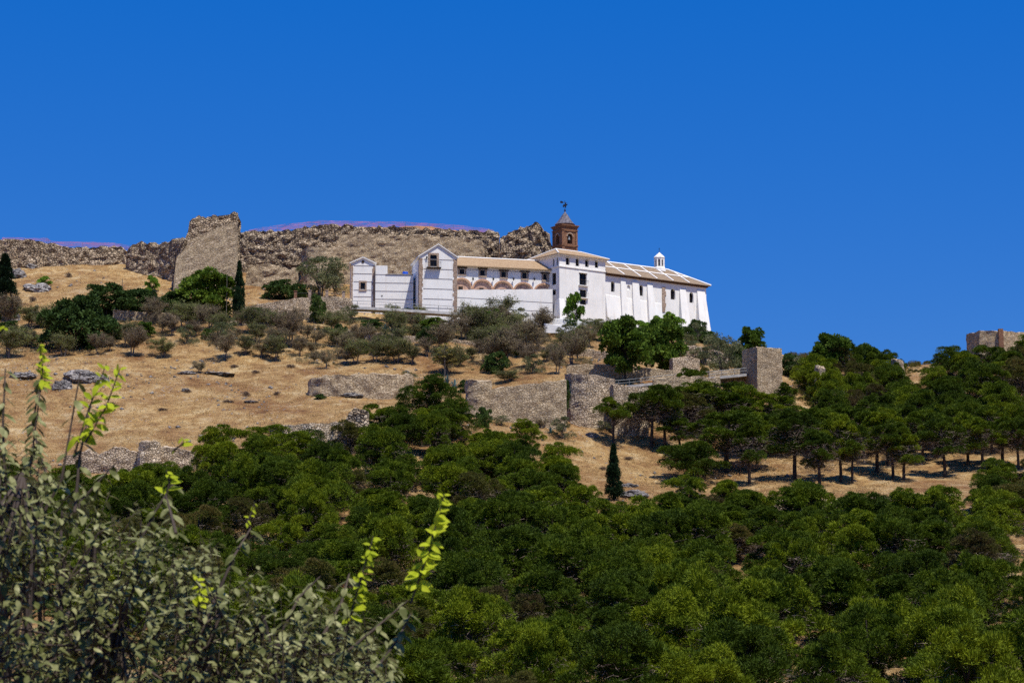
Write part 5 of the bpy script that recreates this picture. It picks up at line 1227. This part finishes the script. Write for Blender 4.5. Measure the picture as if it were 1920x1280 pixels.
scrub('scrub', 'dusty low scrub between the almond trees on the terraced slope', 5200, lambda px, py, x, y: (px < 1110) & (py > 592+.03*px) & (py < np.interp(px, [0, 400, 600, 800, 1100], [668, 650, 690, 690, 705])) & ((vnoise(x, y, .12, 6)+.5*vnoise(x, y, .5, 16)) > -.03), .2, 1.35, 130, 'almond', 33, size=.2, width=.05, yr=(300, 365))
scrub('scrub', 'green low scrub under the white monastery buildings', 900, lambda px, py, x, y: (px > 640) & (px < 1330) & (py > 582) & (py < 650) & (vnoise(x, y, .15, 7) > -.1), .3, .9, 120, 'almond_green', 34, size=.2, width=.07, yr=(330, 365))

for px, py, h_, lb in [(228, 588, 6.2, 'thin wooden pole among the dark bushes on the left slope'), (424, 600, 8.0, 'thin grey pole between the castle tower and the slim cypress')]:
    p = hit(px, py); o = MB().tube([(0, 0, -.4), (.03, 0, h_*.5), (0, 0, h_)], [.07, .06, .045], 6).lathe([(.06, h_), (.07, h_+.06), (.01, h_+.12)], 6).build('pole', M['bark_grey']); o.location = p; tag(o, lb, 'pole', 'thin poles on the left slope')
# ------------------------------------------------------------ rocks
def rock(px, py, wpx, hpx, label, seed):
    p = hit(px, py); s = scale_at(p.y); bm = bmesh.new(); bmesh.ops.create_icosphere(bm, subdivisions=4, radius=1)
    for v in bm.verts:
        n = v.co.normalized(); d = 1 + .35*mnoise.noise(n*1.3+Vector((seed*3.1, 0, 0))) + .22*mnoise.noise(n*3.2+Vector((seed, 5, 0))) + .10*mnoise.noise(n*8+Vector((seed, 0, 9)))
        v.co = n*d; v.co.x *= wpx/s/2; v.co.y *= wpx/s/2.4; v.co.z *= hpx/s*.75
    me = bpy.data.meshes.new('boulder'); bm.to_mesh(me); bm.free()
    o = link('boulder', me, M['rock']); o.location = (p.x, p.y, p.z); tag(o, label, 'rock', 'limestone boulders on the slopes')
for i, (px, py, w_, h_, lb) in enumerate([(155, 712, 66, 24, 'largest dark limestone outcrop at the left of the dry field'), (118, 728, 40, 20, 'grey rock just left below the largest outcrop'), (190, 716, 34, 16, 'rock touching the right side of the largest outcrop'), (45, 706, 50, 10, 'flat pale rock at the left edge of the dry field'),
        (60, 500, 40, 20, 'dark rock under the far left castle wall'), (92, 486, 34, 18, 'rock pile where the far left castle wall dips'), (30, 520, 36, 20, 'pale rock right of the dark conifer'), (70, 545, 50, 18, 'broad pale rock below the far left castle wall'), (20, 600, 34, 18, 'pale rock below the dark conifer'), (60, 590, 16, 10, 'small dark rock below the dark conifer'),
        (332, 540, 18, 26, 'upright grey rock at the left foot of the castle tower'), (410, 702, 60, 5, 'flat pale stone ledge in the upper dry field'), (350, 700, 34, 6, 'short flat stone ledge left of the pale ledge'), (348, 733, 16, 6, 'small grey stone in the middle of the dry field'), (470, 754, 26, 4, 'thin dark stone in the dry field right of centre'),
        (1190, 930, 50, 14, 'pale rock beside the foot of the lone cypress'), (1178, 912, 34, 8, 'flat grey rock just above the pale rock by the cypress'), (1108, 818, 22, 8, 'small rock below the round tower'), (660, 742, 60, 8, 'pale scree rock below the curved field wall')]):
    rock(px, py, w_, h_, lb, i)

# ------------------------------------------------------------ dry grass over the open slopes
def grass():
    g_ = np.random.default_rng(12); xs_, ys_ = [], []
    N = 150000; y = g_.uniform(240, 414, N)**1.0; x = g_.uniform(-.28, .2, N)*y; z = ground(x, y); c_, s_ = math.cos(PITCH), math.sin(PITCH)
    d = y*c_+z*s_; px = 960+F*x/d; py = 640-F*(-y*s_+z*c_)/d
    keep = ((px < 780) & (py > 655) & (py < 880)) | ((px < 340) & (py > 480) & (py < 600)) | ((px > 940) & (px < 1850) & (py > 785) & (py < 960)) | ((px < 1100) & (py > 600) & (py < 720)) | ((px > 440) & (px < 600) & (py > 480) & (py < 560)) | ((px > 440) & (px < 930) & (y > 404.5) & (y < 412))
    keep &= (vnoise(x, y, .5, 8) + .6*vnoise(x, y, 1.7, 9)) > -.12
    x, y, z = x[keep], y[keep], z[keep]; n = len(x); k = 3
    x = np.repeat(x, k)+g_.normal(size=n*k)*.10; y = np.repeat(y, k)+g_.normal(size=n*k)*.10; z = np.repeat(z, k)
    p0 = np.stack([x, y, z-.05], 1); h = g_.uniform(.12, .34, n*k); p1 = p0+np.stack([g_.normal(size=n*k)*.10, g_.normal(size=n*k)*.10, h], 1)
    V, Fc = blades(n*k, p0, p1, .035, 3); o = link('dry_grass', np_mesh('dry_grass', V, Fc), M['drygrass']); tag(o, 'short dry straw-coloured grass over the open slopes', 'grass', kind='stuff'); print('grass', len(Fc))
grass()

def stones():
    g_ = np.random.default_rng(44); N = 9000; y = g_.uniform(245, 405, N); x = g_.uniform(-.28, .2, N)*y; k = (vnoise(x, y, .09, 12)+.5*vnoise(x, y, .3, 13)) > .14; x, y = x[k], y[k]; z = ground(x, y); n = len(x)
    r_ = (.08+.34*g_.random(n)**3)[:, None]; o = np.array([[1, 0, 0], [0, 1, 0], [-1, 0, 0], [0, -1, 0], [0, 0, .7], [0, 0, -.6]])
    V = np.stack([np.stack([x, y, z], 1)+r_*(o[i]+g_.normal(size=(n, 3))*.22) for i in range(6)], 1).reshape(-1, 3)
    f = np.array([[0, 1, 4], [1, 2, 4], [2, 3, 4], [3, 0, 4], [1, 0, 5], [2, 1, 5], [3, 2, 5], [0, 3, 5]]); Fc = (f[None]+np.arange(n)[:, None, None]*6).reshape(-1, 3)
    o = link('gravel', np_mesh('gravel', V, Fc), M['rock']); tag(o, 'loose pale stones scattered in patches over the dry slopes', 'loose stones', kind='stuff')
stones()

# ------------------------------------------------------------ foreground tree (about nine metres away)
def foreground():
    r = random.Random(21); g_ = np.random.default_rng(21)
    poly_px = [0, 60, 110, 170, 230, 300, 360, 430, 500, 560, 620, 680, 730, 790]
    poly_py = [760, 820, 880, 930, 955, 985, 1010, 1050, 1090, 1110, 1120, 1150, 1200, 1290]
    edge = lambda px: np.interp(px, poly_px, poly_py)
    root = empty('leafy_tree', (-3.0, 10.2, gz(-3.0, 10.2)), 0, 'near grey-green leafy tree with yellow-green shoots filling the lower left corner', 'tree'); inv = Matrix.Translation(-Vector(root.location))
    mb = MB(); base = Vector(root.location)
    fork = Vector((-2.6, 10.0, -2.8)); mb.tube([base-Vector((0, 0, .4)), base.lerp(fork, .5)+Vector((.1, 0, 0)), fork], [.16, .13, .10], 10)
    hubs = []
    for i in range(46):
        px = r.uniform(-60, 700); py = edge(px)+r.uniform(60, 330)
        if py > 1380: py = r.uniform(1180, 1380)
        Yd = r.uniform(8.4, 11.2); q = at(px, py, Yd); hubs.append(q)
        m_ = fork.lerp(q, .5)+Vector((r.uniform(-.2, .2), r.uniform(-.2, .2), -.12)); mb.tube([fork, m_, q], [.035, .02, .008], 5)
    o = mb.build('trunk', M['bark'], root); o.matrix_parent_inverse = inv
    br = MB(); LV = []; LF = []; YV = []; YF = []
    def leaf(p, d, up, L_, w_, VV, FF, fold=.25, curl=.3):
        d = d.normalized(); s = d.cross(up)
        if s.length < .05: s = Vector((1, 0, 0))
        s.normalize(); n = s.cross(d).normalized(); b = len(VV)
        for t, ww in ((0, .08), (.3, .85), (.6, .95), (.85, .5), (1.0, .02)):
            c_ = p + d*L_*t - n*curl*L_*t*t*.5
            VV.append(tuple(c_-s*w_*ww*.5+n*fold*w_*ww*.4)); VV.append(tuple(c_)); VV.append(tuple(c_+s*w_*ww*.5+n*fold*w_*ww*.4))
        for k in range(4): FF.append((b+3*k, b+3*k+1, b+3*k+4, b+3*k+3)); FF.append((b+3*k+1, b+3*k+2, b+3*k+5, b+3*k+4))
    def shoot(a, e, n, L0, VV, FF, rad=.006, droop=.4, alt=True, w=.48):
        mid = a.lerp(e, .55)+Vector((r.uniform(-.05, .05), r.uniform(-.05, .05), .04)); pts = [a, mid, e]; br.tube([a, mid, e], [rad*1.5, rad, rad*.4], 4)
        for k in range(n):
            t = (k+.6)/n; q = a.lerp(mid, t/.55) if t < .55 else mid.lerp(e, (t-.55)/.45); ax = (e-a).normalized()
            th = k*2.4+r.uniform(-.4, .4); s = ax.cross(Vector((0, 1, 0))); s = s.normalized() if s.length > .05 else Vector((1, 0, 0)); u = ax.cross(s)
            d = (s*math.cos(th)+u*math.sin(th)) + ax*.45 - Vector((0, 0, droop*.6+r.uniform(0, .6))); sz = L0*r.uniform(.7, 1.15)*(1-.35*t)
            leaf(q, d, Vector((r.uniform(-.3, .3), r.uniform(-.3, .3), 1)), sz, sz*w, VV, FF)
    # main mass
    for i in range(470):
        if i < 110:
            px = r.uniform(-40, 770); py = edge(px)+r.uniform(-25, 40)
        else:
            px = r.uniform(-60, 780)**1.0; px = px if r.random() < .75 else r.uniform(-60, 350)
            py = r.uniform(edge(px)+10, 1330) if edge(px) < 1320 else 1320
        Yd = r.uniform(7.6, 11.0); e = at(px, py, Yd); L_ = r.uniform(.28, .6)
        hub = min(hubs, key=lambda h_: (h_-e).length); dirv = (e-hub); dirv = dirv.normalized() if dirv.length > .1 else Vector((0, 0, 1))
        a = e - (dirv*.5+Vector((r.uniform(-.1, .5), r.uniform(-.3, .3), .6))).normalized()*L_
        shoot(a, e, r.randint(13, 19), .082, LV, LF, rad=.0026, w=.44)
        if (hub-a).length < 1.4 and r.random() < .6: br.tube([hub, hub.lerp(a, .5)-Vector((0, 0, .05)), a], [.008, .006, .004], 4)
    # upright leafy stems on the left and the thin bare ones
    for pts, n in [([(30, 980), (60, 850), (75, 735)], 34), ([(60, 1000), (115, 900), (150, 700)], 12), ([(10, 900), (5, 800), (10, 690)], 22), ([(90, 900), (60, 800), (78, 700)], 30), ([(140, 1000), (150, 940), (215, 870)], 20), ([(250, 1040), (290, 960), (325, 905)], 14), ([(400, 1130), (440, 1040), (470, 990)], 14),
                   ([(330, 1000), (320, 960), (310, 925)], 12), ([(520, 1200), (560, 1120), (600, 1080)], 20), ([(640, 1230), (700, 1180), (765, 1125)], 26), ([(700, 1260), (745, 1200), (770, 1150)], 22), ([(600, 1200), (640, 1130), (655, 1075)], 20), ([(140, 960), (150, 850), (170, 760)], 14)]:
        Yd = r.uniform(8.2, 9.6); P = [at(a, b, Yd+.1*k) for k, (a, b) in enumerate(pts)]; br.tube(P, [.008, .006, .003], 5)
        for k in range(n):
            t = (k+.5)/n; q = P[0].lerp(P[1], t*2) if t < .5 else P[1].lerp(P[2], t*2-1); th = k*2.4
            d = Vector((math.cos(th), math.sin(th)*.7, -.55)); sz = .074*r.uniform(.75, 1.15); leaf(q, d, Vector((0, -.3, 1)), sz, sz*.46, LV, LF)
    # yellow-green young shoots
    for pts, n, sz0 in [([(75, 735), (80, 690), (74, 645)], 36, .05), ([(140, 850), (165, 770), (200, 680)], 22, .075), ([(160, 830), (200, 760), (225, 690)], 24, .075), ([(310, 935), (318, 905), (312, 880)], 8, .075), ([(650, 1180), (675, 1090), (700, 1005)], 34, .062),
                        ([(770, 1130), (805, 1030), (833, 925)], 58, .075), ([(370, 1150), (378, 1110), (368, 1085)], 12, .06), ([(325, 845), (345, 830), (340, 820)], 5, .06), ([(460, 985), (470, 965), (478, 940)], 8, .04), ([(0, 625), (8, 615), (12, 610)], 3, .05)]:
        YV, YF = [], []; Yd = 8.6; P = [at(a, b, Yd) for a, b in pts]; br.tube(P, [.005, .004, .002], 5)
        for k in range(n):
            t = .12+.88*(k+.3)/n; q = P[0].lerp(P[1], t*2) if t < .5 else P[1].lerp(P[2], t*2-1); sd = 1 if k % 2 else -1
            d = Vector((sd*r.uniform(.1, 1)+.35, r.uniform(-1.0, .6), r.uniform(-.6, .7))); sz = sz0*r.uniform(.65, 1.1)*(1.2-.6*t); leaf(q, d, Vector((r.uniform(-.5, .5), -.9, .6)), sz, sz*.45, YV, YF, curl=r.uniform(.2, 1.0))
        o = link('young_shoot', np_mesh('young_shoot', YV, YF), M['fg_young'], root, True); o.matrix_parent_inverse = inv; o['label'] = 'bright yellow-green young shoot'
    o = br.build('branches', M['bark'], root, recalc=False); o.matrix_parent_inverse = inv
    o = link('foliage', np_mesh('foliage', LV, LF), M['fg_leaf'], root, True); o.matrix_parent_inverse = inv
    print('fg leaves', len(LF)//8)
foreground()
